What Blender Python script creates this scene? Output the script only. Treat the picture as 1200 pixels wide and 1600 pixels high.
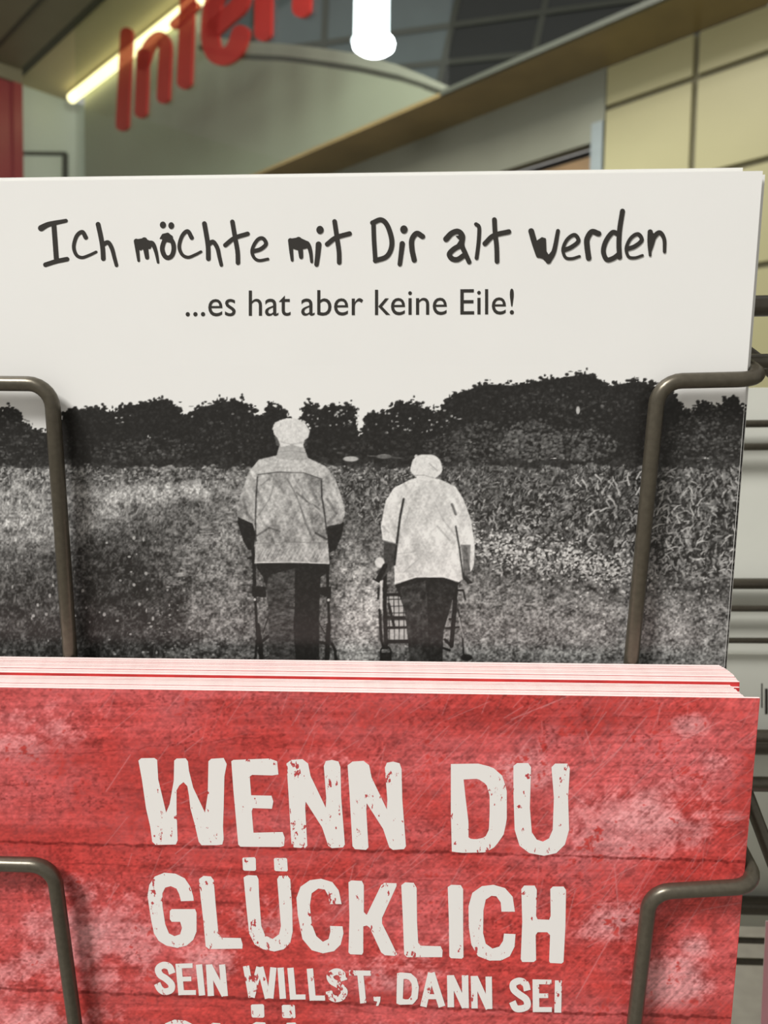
import bpy, bmesh, math, random
import numpy as np
from mathutils import Vector, Matrix

random.seed(4)
rng = np.random.default_rng(11)
for o in list(bpy.data.objects):
    bpy.data.objects.remove(o)
scene = bpy.context.scene
COL = scene.collection

# ------------------------------------------------------------------ camera
F = 1250.0                       # focal length in pixels of the 1200 x 1600 frame
CAM = Vector((0, 0, 1.45))
PITCH, ROLL = math.radians(-3.6), math.radians(-1.0)
cam = bpy.data.cameras.new('camera')
camo = bpy.data.objects.new('camera', cam)
COL.objects.link(camo)
RC = (Matrix.Rotation(math.radians(90) + PITCH, 3, 'X') @ Matrix.Rotation(-ROLL, 3, 'Z'))
camo.matrix_world = Matrix.Translation(CAM) @ RC.to_4x4()
cam.sensor_fit = 'HORIZONTAL'
cam.sensor_width = 36.0
cam.lens = 36.0 * F / 1200
cam.clip_start = 0.005
cam.clip_end = 200
cam.dof.use_dof = True
cam.dof.aperture_fstop = cam.lens / 1.05
scene.camera = camo

# ------------------------------------------------------------------ light
scene.view_settings.view_transform = 'Standard'
scene.view_settings.look = 'None'
scene.view_settings.gamma = 1
scene.view_settings.use_curve_mapping = False
scene.view_settings.exposure = 0.34
world = bpy.data.worlds.new('world')
scene.world = world
world.use_nodes = True
world.node_tree.nodes['Background'].inputs[0].default_value = (1.0, 0.97, 0.91, 1)
world.node_tree.nodes['Background'].inputs[1].default_value = 0.36


def area_light(name, loc, target, size, power, color=(1, 1, 1)):
    l = bpy.data.lights.new(name, 'AREA')
    l.shape = 'RECTANGLE'
    l.size, l.size_y = size
    l.energy = power
    l.color = color
    o = bpy.data.objects.new(name, l)
    COL.objects.link(o)
    o.location = loc
    o.rotation_euler = (Vector(target) - Vector(loc)).to_track_quat('-Z', 'Y').to_euler()
    return o


area_light('shop_ceiling_light', (-1.75, -1.7, 3.75), (0, 0.15, 1.45), (0.75, 0.75), 116, (1.0, 0.975, 0.935))
area_light('corridor_light', (-1.3, 3.2, 6.0), (1.2, 5.6, 3.2), (2.5, 1.2), 85, (1.0, 0.95, 0.82))
area_light('sign_wall_fill', (0.2, 3.6, 6.6), (-3.2, 9.2, 5.2), (1.6, 1.6), 270, (0.98, 1.0, 0.94))  # added fill without a fitting, brightens the sign wall

# ------------------------------------------------------------------ helpers


def ray(px, py):
    v = Vector(((px - 600) / F, (800 - py) / F, -1.0))
    return RC @ v


def hit(px, py, p0, n):
    d = ray(px, py)
    t = (Vector(p0) - CAM).dot(n) / d.dot(n)
    return CAM + d * t


def proj(p):
    v = RC.transposed() @ (Vector(p) - CAM)
    return (600 + F * v.x / -v.z, 800 - F * v.y / -v.z)


def srgb(*c):
    out = []
    for x in c:
        x = x / 255.0
        out.append(x / 12.92 if x <= 0.04045 else ((x + 0.055) / 1.055) ** 2.4)
    return tuple(out)


def mat(name, color, rough=0.5, metal=0.0, spec=0.5, var=0.0, scale=20.0, bump=0.0, stretch=(1, 1, 1), emit=None, attr=None, coat=0.0):
    m = bpy.data.materials.new(name)
    m.use_nodes = True
    nt = m.node_tree
    b = nt.nodes['Principled BSDF']
    b.inputs['Roughness'].default_value = rough
    b.inputs['Metallic'].default_value = metal
    b.inputs['Specular IOR Level'].default_value = spec
    b.inputs['Coat Weight'].default_value = coat
    b.inputs['Base Color'].default_value = (*color, 1)
    tc = nt.nodes.new('ShaderNodeTexCoord')
    mp = nt.nodes.new('ShaderNodeMapping')
    mp.inputs['Scale'].default_value = stretch
    nt.links.new(tc.outputs['Object'], mp.inputs['Vector'])
    nz = nt.nodes.new('ShaderNodeTexNoise')
    nz.inputs['Scale'].default_value = scale
    nz.inputs['Detail'].default_value = 5
    nt.links.new(mp.outputs['Vector'], nz.inputs['Vector'])
    if attr:
        a = nt.nodes.new('ShaderNodeAttribute')
        a.attribute_name = attr
        nt.links.new(a.outputs['Color'], b.inputs['Base Color'])
    elif var:
        r = nt.nodes.new('ShaderNodeValToRGB')
        r.color_ramp.elements[0].position = 0.3
        r.color_ramp.elements[1].position = 0.7
        r.color_ramp.elements[0].color = (*[c * (1 - var) for c in color], 1)
        r.color_ramp.elements[1].color = (*[min(1, c * (1 + var)) for c in color], 1)
        nt.links.new(nz.outputs['Fac'], r.inputs['Fac'])
        nt.links.new(r.outputs['Color'], b.inputs['Base Color'])
    if bump:
        bp = nt.nodes.new('ShaderNodeBump')
        bp.inputs['Strength'].default_value = bump
        bp.inputs['Distance'].default_value = 0.0003
        nt.links.new(nz.outputs['Fac'], bp.inputs['Height'])
        nt.links.new(bp.outputs['Normal'], b.inputs['Normal'])
    if emit:
        b.inputs['Emission Color'].default_value = (*emit[0], 1)
        b.inputs['Emission Strength'].default_value = emit[1]
    return m


def link(name, me, m, parent=None, loc=None):
    o = bpy.data.objects.new(name, me)
    COL.objects.link(o)
    if m is not None and len(me.materials) == 0:
        me.materials.append(m)
    if loc is not None:
        o.location = loc
    if parent is not None:
        o.parent = parent
    return o


def tag(o, label=None, cat=None, group=None, kind=None):
    if label:
        o['label'] = label
    if cat:
        o['category'] = cat
    if group:
        o['group'] = group
    if kind:
        o['kind'] = kind
    return o


def empty(name, loc):
    o = bpy.data.objects.new(name, None)
    o.empty_display_size = 0.02
    o.location = loc
    COL.objects.link(o)
    return o


def attach(o, parent):
    """parent o to an Empty / object that has translation only, keeping it where it stands"""
    o.parent = parent
    o.location = Vector(o.location) - Vector(parent.location)


def mesh(name, verts, faces, smooth=False):
    me = bpy.data.meshes.new(name)
    me.from_pydata([tuple(v) for v in verts], [], faces)
    if smooth:
        me.polygons.foreach_set('use_smooth', [True] * len(me.polygons))
    me.update()
    return me


def prism(name, front, off, m, parent=None):
    """closed solid from a front polygon (world points) and an offset vector to its back; origin at its centre"""
    n = len(front)
    front = [Vector(p) for p in front]
    c = sum(front, Vector()) / n + Vector(off) * 0.5
    vs = [p - c for p in front] + [p + Vector(off) - c for p in front]
    fs = [tuple(range(n)), tuple(reversed(range(n, 2 * n)))]
    for i in range(n):
        j = (i + 1) % n
        fs.append((j, i, n + i, n + j))
    me = mesh(name, vs, fs)
    bm = bmesh.new()
    bm.from_mesh(me)
    bmesh.ops.recalc_face_normals(bm, faces=bm.faces)
    bm.to_mesh(me)
    bm.free()
    o = link(name, me, m, None, c)
    if parent is not None:
        attach(o, parent)
    return o


def tube(name, pts, r, m, parent=None, seg=14, bend=0.0, nb=7):
    """round wire along a world polyline; corners filleted with radius `bend`"""
    pts = [Vector(p) for p in pts]
    path = [pts[0]]
    for i in range(1, len(pts) - 1):
        a, b, c = pts[i - 1], pts[i], pts[i + 1]
        d1, d2 = (a - b), (c - b)
        l1, l2 = d1.length, d2.length
        d1.normalize()
        d2.normalize()
        ang = d1.angle(d2)
        cut = min(bend / math.tan(ang / 2) if bend else 0, l1 * 0.49, l2 * 0.49)
        if cut < 1e-6:
            path.append(b)
            continue
        rr = cut * math.tan(ang / 2)
        ctr = b + (d1 + d2).normalized() * (rr / math.sin(ang / 2))
        u = (b + d1 * cut) - ctr
        v = (b + d2 * cut) - ctr
        tot = u.angle(v)
        ax = u.cross(v).normalized()
        for k in range(nb + 1):
            path.append(ctr + Matrix.Rotation(tot * k / nb, 3, ax) @ u)
    path.append(pts[-1])
    org = path[0].copy()
    vs, fs = [], []
    t0 = (path[1] - path[0]).normalized()
    up = t0.orthogonal().normalized()
    for i, p in enumerate(path):
        if i == 0:
            t = (path[1] - p)
        elif i == len(path) - 1:
            t = (p - path[-2])
        else:
            t = (path[i + 1] - p).normalized() + (p - path[i - 1]).normalized()
        t.normalize()
        up = (up - t * up.dot(t)).normalized()
        w = t.cross(up)
        for k in range(seg):
            a = 2 * math.pi * k / seg
            vs.append(p + (up * math.cos(a) + w * math.sin(a)) * r - org)
    for i in range(len(path) - 1):
        for k in range(seg):
            k2 = (k + 1) % seg
            fs.append((i * seg + k, i * seg + k2, (i + 1) * seg + k2, (i + 1) * seg + k))
    fs.append(tuple(reversed(range(seg))))
    fs.append(tuple((len(path) - 1) * seg + k for k in range(seg)))
    o = link(name, mesh(name, vs, fs, True), m, None, org)
    if parent is not None:
        attach(o, parent)
    return o


def catmull(pts, n=8):
    if len(pts) < 3:
        return [np.array(p, float) for p in pts]
    P = [np.array(p, float) for p in pts]
    P = [2 * P[0] - P[1]] + P + [2 * P[-1] - P[-2]]
    out = []
    for i in range(1, len(P) - 2):
        for k in range(n):
            t = k / n
            out.append(0.5 * ((2 * P[i]) + (-P[i - 1] + P[i + 1]) * t + (2 * P[i - 1] - 5 * P[i] + 4 * P[i + 1] - P[i + 2]) * t * t
                              + (-P[i - 1] + 3 * P[i] - 3 * P[i + 1] + P[i + 2]) * t ** 3))
    out.append(P[-2])
    return out


class Flat:
    """flat shapes collected in pixel coordinates, mapped later to a plane"""

    def __init__(self):
        self.v, self.f = [], []
        self.lift = 0.0

    def stroke(self, pts, w, smooth=True, cap='round', w2=None):
        c = catmull(pts) if smooth else [np.array(p, float) for p in pts]
        n = len(c)
        base = len(self.v)
        for i, p in enumerate(c):
            t = (c[min(i + 1, n - 1)] - c[max(i - 1, 0)])
            t = t / (np.linalg.norm(t) + 1e-9)
            nn = np.array([-t[1], t[0]])
            ww = (w + ((w2 if w2 is not None else w) - w) * i / max(1, n - 1)) / 2
            self.v.append(tuple(p + nn * ww))
            self.v.append(tuple(p - nn * ww))
        for i in range(n - 1):
            a = base + 2 * i
            self.f.append((a, a + 1, a + 3, a + 2))
        if cap == 'round':
            for p, q, ww in ((c[0], c[1], w), (c[-1], c[-2], w2 or w)):
                t = (p - q) / (np.linalg.norm(p - q) + 1e-9)
                nn = np.array([-t[1], t[0]])
                self.poly([tuple(p + nn * ww / 2 * math.cos(a_) + t * ww / 2 * math.sin(a_)) for a_ in np.linspace(0, math.pi, 11)])
            if not smooth:
                for p in c[1:-1]:
                    self.disc(p, w / 2, w / 2)

    def disc(self, c, rx, ry, n=16):
        b = len(self.v)
        for k in range(n):
            a = 2 * math.pi * k / n
            self.v.append((c[0] + rx * math.cos(a), c[1] + ry * math.sin(a)))
        self.f.append(tuple(range(b, b + n)))

    def poly(self, pts):
        b = len(self.v)
        self.v += [tuple(p) for p in pts]
        self.f.append(tuple(range(b, b + len(pts))))

    def ring(self, outer, inner):
        """outer and inner outlines resampled by angle and bridged"""
        n = 48

        def res(pts):
            pts = np.array(pts + [pts[0]], float)
            d = np.r_[0, np.cumsum(np.hypot(*(pts[1:] - pts[:-1]).T))]
            s = np.linspace(0, d[-1], n, endpoint=False)
            return np.c_[np.interp(s, d, pts[:, 0]), np.interp(s, d, pts[:, 1])]
        o, i = res(outer), res(inner)
        b = len(self.v)
        self.v += [tuple(p) for p in o] + [tuple(p) for p in i]
        for k in range(n):
            k2 = (k + 1) % n
            self.f.append((b + k, b + k2, b + n + k2, b + n + k))

    def build(self, name, fn, m, parent=None, toward=None):
        vs = [fn(*p) for p in self.v]
        if self.lift:                                      # ink layers: every shape a hair above the one before
            rank = {}
            for k, f in enumerate(self.f):
                for i in f:
                    rank.setdefault(i, k)
            vs = [v + toward * (self.lift * rank.get(i, 0)) for i, v in enumerate(vs)]
        c = sum(vs, Vector()) / len(vs)
        me = mesh(name, [v - c for v in vs], self.f)
        bm = bmesh.new()
        bm.from_mesh(me)
        bmesh.ops.triangulate(bm, faces=[f for f in bm.faces if len(f.verts) > 4], ngon_method='EAR_CLIP')
        bm.normal_update()
        if toward is not None:
            for f in bm.faces:
                if f.normal.dot(toward) < 0:
                    f.normal_flip()
        bm.to_mesh(me)
        bm.free()
        o = link(name, me, m, None, c)
        if parent is not None:
            attach(o, parent)
        return o


# ------------------------------------------------------------------ rack frame (tilted axes)
X_ = Vector((21000, 66, 1250)).normalized()
D_ = Vector((90, -4950, -1250)).normalized()
X = (RC @ X_).normalized()
U = (RC @ -D_)
U = (U - X * U.dot(X)).normalized()
N = X.cross(U).normalized()
MM = 0.001


def solve_origin():
    p0 = CAM + ray(553, 276) * 0.15
    a, b = hit(553, 276, p0, N), hit(1192, 267, p0, N)
    s = 0.074 / (b - a).length
    return CAM + ray(553, 276) * (0.15 * s)


ORG = solve_origin()                              # top centre of the front white card


def at(px, py, n):
    """pixel -> point on the rack plane n millimetres in front of the white card"""
    return hit(px, py, ORG + N * (n * MM), N)


def loc(p):
    d = p - ORG
    return d.dot(X) / MM, d.dot(U) / MM, d.dot(N) / MM


def rk(x, u, n):
    return ORG + X * (x * MM) + U * (u * MM) + N * (n * MM)


cam.dof.focus_distance = (RC.transposed() @ (at(600, 800, 4) - CAM)).z * -1

# ------------------------------------------------------------------ materials
M_white = mat('coated_white_paper', (0.86, 0.86, 0.84), 0.38, spec=0.35, var=0.008, scale=60)
M_cream = mat('card_edge_paper', (0.84, 0.82, 0.74), 0.7, spec=0.2, var=0.02, scale=300)
M_pinkedge = mat('bounce_tinted_paper_edge', (0.88, 0.70, 0.68), 0.7, spec=0.2, var=0.05, scale=500)  # red bounced between the cards is put into the edge colour
M_redback = mat('red_card_print', srgb(205, 62, 62), 0.45, spec=0.35, var=0.2, scale=200, stretch=(1, 1, 3))
M_ink = mat('charcoal_ink', (0.034, 0.031, 0.027), 0.45, spec=0.35, var=0.05, scale=100)
M_photo = mat('monochrome_photo_print', (0.3, 0.3, 0.3), 0.34, spec=0.4, attr='print')
M_redprint = mat('red_wood_print', (0.6, 0.1, 0.1), 0.42, spec=0.35, attr='print')
M_wire = mat('bronze_grey_lacquered_wire', (0.105, 0.092, 0.068), 0.33, metal=0.55, spec=0.6, var=0.12, scale=900, bump=0.06)
M_cardback = mat('uncoated_card_back', (0.66, 0.67, 0.61), 0.7, spec=0.2, var=0.02, scale=80)
M_pinkcard = mat('pink_card_print', srgb(225, 160, 170), 0.4, var=0.05, scale=80)

# distressed white lettering: small worn spots let the red show
M_letter = mat('distressed_white_lettering', (0.86, 0.84, 0.82), 0.42, spec=0.35)
nt = M_letter.node_tree
bs = nt.nodes['Principled BSDF']
tc = nt.nodes.new('ShaderNodeTexCoord')
mp = nt.nodes.new('ShaderNodeMapping')
mp.inputs['Scale'].default_value = (1.6, 1.0, 0.75)
n1 = nt.nodes.new('ShaderNodeTexNoise')
n1.inputs['Scale'].default_value = 620
n1.inputs['Detail'].default_value = 4
n1.inputs['Roughness'].default_value = 0.65
n2 = nt.nodes.new('ShaderNodeTexNoise')
n2.inputs['Scale'].default_value = 130
n2.inputs['Detail'].default_value = 1
ad = nt.nodes.new('ShaderNodeMath')
ad.operation = 'MULTIPLY_ADD'
ad.inputs[1].default_value = 0.36
rp = nt.nodes.new('ShaderNodeValToRGB')
rp.color_ramp.elements[0].position = 0.822
rp.color_ramp.elements[0].color = (0.86, 0.84, 0.82, 1)
rp.color_ramp.elements[1].position = 0.838
rp.color_ramp.elements[1].color = (*srgb(190, 72, 74), 1)
nt.links.new(tc.outputs['Object'], mp.inputs['Vector'])
nt.links.new(mp.outputs['Vector'], n1.inputs['Vector'])
nt.links.new(tc.outputs['Object'], n2.inputs['Vector'])
nt.links.new(n2.outputs['Fac'], ad.inputs[0])
nt.links.new(n1.outputs['Fac'], ad.inputs[2])
nt.links.new(ad.outputs[0], rp.inputs['Fac'])
nt.links.new(rp.outputs['Color'], bs.inputs['Base Color'])

M_green_wall = mat('painted_grey_green_wall', srgb(158, 161, 143), 0.5, var=0.02, scale=1.2)
M_pale_wall = mat('pale_green_painted_wall', srgb(188, 198, 184), 0.5, var=0.02, scale=1.5)
M_panel = mat('cream_laminate_cladding', srgb(172, 167, 127), 0.42, var=0.03, scale=1.5)
M_joint = mat('dark_joint_backing', srgb(112, 108, 84), 0.7, var=0.05, scale=8)
M_soffit = mat('olive_brown_soffit', srgb(128, 112, 74), 0.3, var=0.2, scale=2.0)
M_steel = mat('brushed_grey_steel', srgb(150, 160, 162), 0.35, metal=0.35, var=0.04, scale=3, stretch=(1, 1, 6))
M_header = mat('grey_metal_header', srgb(140, 142, 128), 0.35, metal=0.2, var=0.05, scale=2)
M_beige_ceiling = mat('beige_painted_ceiling', srgb(186, 176, 140), 0.6, var=0.03, scale=1.5)
M_olive_ceiling = mat('olive_ceiling_panel', srgb(118, 112, 90), 0.6, var=0.06, scale=1.5)
M_dark_line = mat('dark_metal_and_gap_shade', srgb(64, 64, 52), 0.6, var=0.1, scale=4)  # dark metal, also used as painted shade in the ceiling gaps
M_glass_dark = mat('dark_roof_glazing', srgb(40, 44, 42), 0.12, spec=0.6, var=0.08, scale=0.8)
M_glass_glow = mat('lamp_glow_glazing', srgb(98, 110, 114), 0.15, spec=0.6, var=0.12, scale=0.9)  # the dark glazing again, with the lamp's glow put into its colour
M_mullion = mat('olive_grey_mullion', srgb(68, 71, 62), 0.5, var=0.05, scale=3)
M_cornice = mat('grey_cornice', srgb(158, 158, 146), 0.5, var=0.03, scale=3)
M_red_column = mat('dark_red_painted_column', srgb(140, 62, 64), 0.3, var=0.06, scale=3)
M_floor = mat('grey_terrazzo_floor', srgb(150, 146, 138), 0.35, var=0.12, scale=30)
M_brown = mat('brown_wood_interior', srgb(140, 114, 82), 0.5, var=0.12, scale=5)
M_black = mat('dark_opening', srgb(38, 34, 30), 0.6, var=0.05, scale=5)
M_tube = mat('warm_fluorescent_tube', (1, 0.95, 0.6), 0.4, var=0.01, emit=((1.0, 0.92, 0.50), 1.7))
M_lamp = mat('white_lamp_diffuser', (0.95, 0.98, 1.0), 0.4, var=0.01, emit=((0.93, 0.98, 1.0), 6.0))
M_lamp_body = mat('frosted_lamp_glass', (0.85, 0.95, 0.97), 0.4, var=0.01, emit=((0.80, 0.95, 0.97), 1.6))

# red translucent acrylic sign letters
M_acryl = mat('red_acrylic', srgb(160, 40, 36), 0.4, var=0.04, scale=4)
nt = M_acryl.node_tree
tr = nt.nodes.new('ShaderNodeBsdfTransparent')
tr.inputs['Color'].default_value = (1.0, 0.62, 0.5, 1)
mx = nt.nodes.new('ShaderNodeMixShader')
mx.inputs[0].default_value = 0.37
out = nt.nodes['Material Output']
nt.links.new(nt.nodes['Principled BSDF'].outputs[0], mx.inputs[1])
nt.links.new(tr.outputs[0], mx.inputs[2])
nt.links.new(mx.outputs[0], out.inputs['Surface'])

# ------------------------------------------------------------------ the hall behind the rack
ZUP = Vector((0, 0, 1))
WD = ray(-590, 712)
WD.z = 0
WD.normalize()                                    # running direction of the long wall (away, to the left)
WN = Vector((WD.y, -WD.x, 0)) * -1                # wall normal, towards the hall
if WN.dot(CAM - (CAM + Vector((0, 5, 0)))) < 0:
    WN = -WN
SOFFIT = 2.75 + CAM.z


def hitz(px, py, z):
    return hit(px, py, (0, 0, z), ZUP)


edge0 = hitz(760, 120, SOFFIT)                    # a point on the soffit's outer edge
wall0 = hitz(1085, 52, SOFFIT)                    # a point where the soffit meets the cladding


def onA(px, py, off=0.0):                         # cladding wall plane
    return hit(px, py, wall0 + WN * off, WN)


def onF(px, py, off=0.0):                         # sign wall plane above the soffit edge
    return hit(px, py, edge0 + WN * off, WN)


fl = prism('floor', [(-9, -5, 0), (9, -5, 0), (9, 16, 0), (-9, 16, 0)], (0, 0, -0.1), M_floor)
tag(fl, 'grey polished hall floor under the postcard rack', 'floor', kind='structure')


def line_on(plane, s, z, off=0.0):
    base = (wall0 if plane == 'A' else edge0) + WN * off
    p = base + WD * s
    return Vector((p.x, p.y, z))


def s_of(plane, px, py=150):
    p = onA(px, py) if plane == 'A' else onF(px, py)
    return (p - (wall0 if plane == 'A' else edge0)).dot(WD)


# cladding wall with separate panels and recessed joints
sd = s_of('A', 944, 200)
wallA = prism('wall_right', [line_on('A', -6, 0, -0.03), line_on('A', sd, 0, -0.03), line_on('A', sd, SOFFIT, -0.03), line_on('A', -6, SOFFIT, -0.03)],
              -WN * 0.12, M_joint)
tag(wallA, 'cream panelled wall with dark joints right of the doorway', 'wall', kind='structure')
s1 = s_of('A', 1085, 150)
pw = sd - s1
zj = [onA(1085, y).z for y in (122, 277)]
ph = zj[0] - zj[1]
gap = 0.042
cols = [(s1 + gap / 2, sd - 0.01)] + [(s1 - (k + 1) * pw + gap / 2, s1 - k * pw - gap / 2) for k in range(3)]
rows = [(zj[0] + gap / 2, SOFFIT - 0.005)] + [(zj[0] - (k + 1) * ph + gap / 2, zj[0] - k * ph - gap / 2) for k in range(5)]
for a, b in cols:
    for c, d in rows:
        prism('cladding_panel', [line_on('A', a, c), line_on('A', b, c), line_on('A', b, d), line_on('A', a, d)], -WN * 0.032, M_panel, wallA)

# doorway left of the cladding: header, jamb, dark opening
s_far = 8.6
s_j = s_of('A', 925, 240)
zo = onA(850, 246).z
door = empty('door_1', line_on('A', (sd + s_far) / 2, 0))
tag(door, 'grey metal framed shop doorway beside the cream cladding', 'door', kind='structure')
prism('door_header', [line_on('A', sd, zo, 0.0), line_on('A', s_far, zo, 0.0), line_on('A', s_far, SOFFIT, 0.0), line_on('A', sd, SOFFIT, 0.0)], -WN * 0.1, M_header, door)
prism('door_jamb', [line_on('A', sd, 0, 0.02), line_on('A', s_j, 0, 0.02), line_on('A', s_j, zo + 0.12, 0.02), line_on('A', sd, zo + 0.12, 0.02)], -WN * 0.12, M_steel, door)
prism('door_opening_lining', [line_on('A', s_j, zo - 0.075, -0.12), line_on('A', s_far, zo - 0.075, -0.12), line_on('A', s_far, zo, -0.12), line_on('A', s_j, zo, -0.12)], -WN * 0.1, M_black, door)
prism('door_leaf', [line_on('A', s_j, 0, -0.05), line_on('A', s_far, 0, -0.05), line_on('A', s_far, zo - 0.075, -0.05), line_on('A', s_j, zo - 0.075, -0.05)], -WN * 0.05, M_brown, door)

# soffit between wall and its outer edge
e0, e1 = -6.0, 9.0
sof = prism('ceiling_soffit', [line_on('A', e0, SOFFIT, 0), line_on('A', e1, SOFFIT, 0), line_on('F', e1, SOFFIT, 0), line_on('F', e0, SOFFIT, 0)], ZUP * 0.03, M_soffit)
tag(sof, 'olive brown soffit running above the shop doorway', 'soffit', kind='structure')
tr1 = prism('trim_1', [line_on('F', e0, SOFFIT - 0.004, 0.02), line_on('F', s_of('F', 690), SOFFIT - 0.004, 0.02), line_on('F', s_of('F', 690), SOFFIT + 0.032, 0.02), line_on('F', e0, SOFFIT + 0.032, 0.02)], -WN * 0.03, M_mullion)
tag(tr1, 'thin pale metal strip along the soffit edge', 'trim', kind='structure')

SO = -0.9                                         # the sign wall stands behind the glass that carries the letters


def onW(px, py, off=0.0):
    return onF(px, py, SO + off)


# sign wall above the soffit edge with a swept top
top_curve = [(310, 78), (345, 86), (380, 92), (440, 95), (500, 102), (560, 111), (620, 124), (660, 137), (695, 150)]
CEIL = (onW(110, 152).z + onW(266, 37).z) / 2
sl = (onW(132, 200) - edge0).dot(WD)
curve3 = [onW(x, y) for x, y in top_curve]
zc0 = curve3[0].z
low = [line_on('F', sl, SOFFIT + 0.04, SO), *[Vector((p.x, p.y, SOFFIT + 0.04)) for p in [curve3[-1]]]]
poly = [low[0], low[1]] + list(reversed(curve3)) + [line_on('F', (onW(305, 80) - edge0).dot(WD), CEIL + 0.02, SO), line_on('F', sl, CEIL + 0.02, SO)]
wallF = prism('wall_back', poly, -WN * 0.15, M_green_wall)
tag(wallF, 'grey green sign wall with a swept top edge above the soffit', 'wall', kind='structure')
# two cornice bands that follow the swept top: dark groove, pale band
b1 = [onW(x, y + 2, 0.0) for x, y in top_curve]
b2 = [onW(x, y - 8, 0.0) for x, y in top_curve]
b3 = [onW(x, y - 27 + max(0, (x - 560)) * 0.07, 0.0) for x, y in top_curve]
prism('cornice_groove', b1 + list(reversed(b2)), -WN * 0.12, M_dark_line, wallF)
prism('cornice_band', b2 + list(reversed(b3)), -WN * 0.13, M_cornice, wallF)

# ceiling strips running along the wall on the hall side
def strip_ceiling(name, pa, pb, z, m, parent=None, s=(-1.5, 9)):
    """ceiling strip between two pixel points (which give its borders) at height z"""
    qa, qb = hitz(*pa, z), hitz(*pb, z)
    oa, ob = (qa - edge0).dot(WN), (qb - edge0).dot(WN)
    return prism(name, [line_on('F', s[0], z, oa), line_on('F', s[1], z, oa), line_on('F', s[1], z, ob), line_on('F', s[0], z, ob)], ZUP * 0.12, m, parent)


s_end = (hitz(98, 155, CEIL) - edge0).dot(WD) + 0.35
s_beg = (onW(318, 20) - edge0).dot(WD)
ceil = strip_ceiling('ceiling', (110, 152), (100, 60), CEIL, M_beige_ceiling, None, (s_beg, s_end))
tag(ceil, 'beige hall ceiling strip beside the sign wall', 'ceiling', kind='structure')
strip_ceiling('gap_shade_strip', (100, 60), (93, 50), CEIL - 0.03, M_dark_line, ceil, (-1.0, s_end))  # dark strip: the shade of the gap is put into its colour
strip_ceiling('ceiling_panel', (93, 50), (40, 31), CEIL - 0.06, M_olive_ceiling, ceil, (-1.0, s_end))
strip_ceiling('gap_shade_strip', (40, 31), (34, 26), CEIL - 0.09, M_dark_line, ceil, (-1.0, s_end))  # second gap, its shade likewise painted as a dark strip
strip_ceiling('ceiling_panel', (34, 26), (-60, -90), CEIL - 0.1, M_olive_ceiling, ceil, (-1.0, s_end))

# pale end wall at the far left, with a grey frame, and the red column before it
c0, c1 = hitz(27, 130, CEIL), hitz(98, 155, CEIL)
ed = (c1 - c0)
ed.z = 0
ed.normalize()
en = Vector((ed.y, -ed.x, 0))
if en.y > 0:
    en = -en
pL, pR = c0 - ed * 6.0, hit(133, 200, c0, en)
def zz(p, z):
    return Vector((p.x, p.y, z))


wallL = prism('wall_left', [zz(pL, 0), zz(pR, 0), zz(pR, CEIL + 0.02), zz(pL, CEIL + 0.02)], -en * 0.15, M_pale_wall)
tag(wallL, 'pale green end wall behind the red column', 'wall', kind='structure')


def onL(px, py, off=0.0):
    return hit(px, py, c0 + en * off, en)


fr = empty('wall_frame', onL(70, 262, 0.03))
tag(fr, 'thin grey square frame on the pale wall beside the red column', 'frame')
prism('frame_rail', [onL(20, 242, 0.04), onL(104, 243, 0.04), onL(104, 237, 0.04), onL(20, 236, 0.04)], -en * 0.045, M_mullion, fr)
prism('frame_stile', [onL(97, 420, 0.04), onL(107, 420, 0.04), onL(107, 240, 0.04), onL(98, 240, 0.04)], -en * 0.045, M_mullion, fr)
prism('frame_panel', [onL(20, 420, 0.02), onL(98, 420, 0.02), onL(98, 242, 0.02), onL(20, 242, 0.02)], -en * 0.025, M_pale_wall, fr)
cb = onL(36, 200, 0.6)
cbz = Vector((cb.x, cb.y, 0))
colm = empty('column', cbz - ed * 0.2)
tag(colm, 'dark red square column in front of the pale end wall', 'column', kind='structure')
zt = hit(36, 132, cb, en).z
prism('column_shaft', [cbz, cbz - ed * 0.14, zz(cbz - ed * 0.14, zt), zz(cbz, zt)], -en * 0.3, M_red_column, colm)
prism('column_return', [cbz - ed * 0.14 - en * 0.06, cbz - ed * 0.75 - en * 0.06, zz(cbz - ed * 0.75 - en * 0.06, zt + 0.05), zz(cbz - ed * 0.14 - en * 0.06, zt + 0.05)], -en * 0.24, M_red_column, colm)
prism('column_head', [zz(cbz - ed * 0.0, zt), zz(cbz - ed * 0.8, zt), zz(cbz - ed * 0.8, CEIL), zz(cbz - ed * 0.0, CEIL)], -en * 0.3, M_olive_ceiling, colm)

# fluorescent tube along the top of the sign wall
tl = empty('strip_light', onW(190, 98, 0.05))
tag(tl, 'long warm fluorescent tube at the top of the sign wall behind the red letters', 'light')
ta, tb = onW(112, 148, 0.1), onW(318, -6, 0.1)
tb.z = ta.z = CEIL - 0.11
tb2 = tb.copy()
tube('tube', [ta, tb2], 0.075, M_tube, tl, seg=12)
prism('housing', [ta + ZUP * 0.07 + WN * 0.05, tb + ZUP * 0.07 + WN * 0.05, tb + ZUP * 0.07 - WN * 0.05, ta + ZUP * 0.07 - WN * 0.05], ZUP * 0.04, M_beige_ceiling, tl)

# glazed roof light above and behind the sign wall: panes and mullions
win = empty('window_1', CAM + ray(720, 60) * 12.5)
tag(win, 'dark sloping glazing with pale mullions above the soffit', 'window', kind='structure')
GP = CAM + ray(720, 60) * 12.5
gx = Vector((1, -0.10, 0)).normalized()
GN = Vector((gx.y, -gx.x, 0)).normalized()
if GN.y > 0:
    GN = -GN


def onG(px, py, off=0.0):
    return hit(px, py, GP + GN * off, GN)


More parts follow.
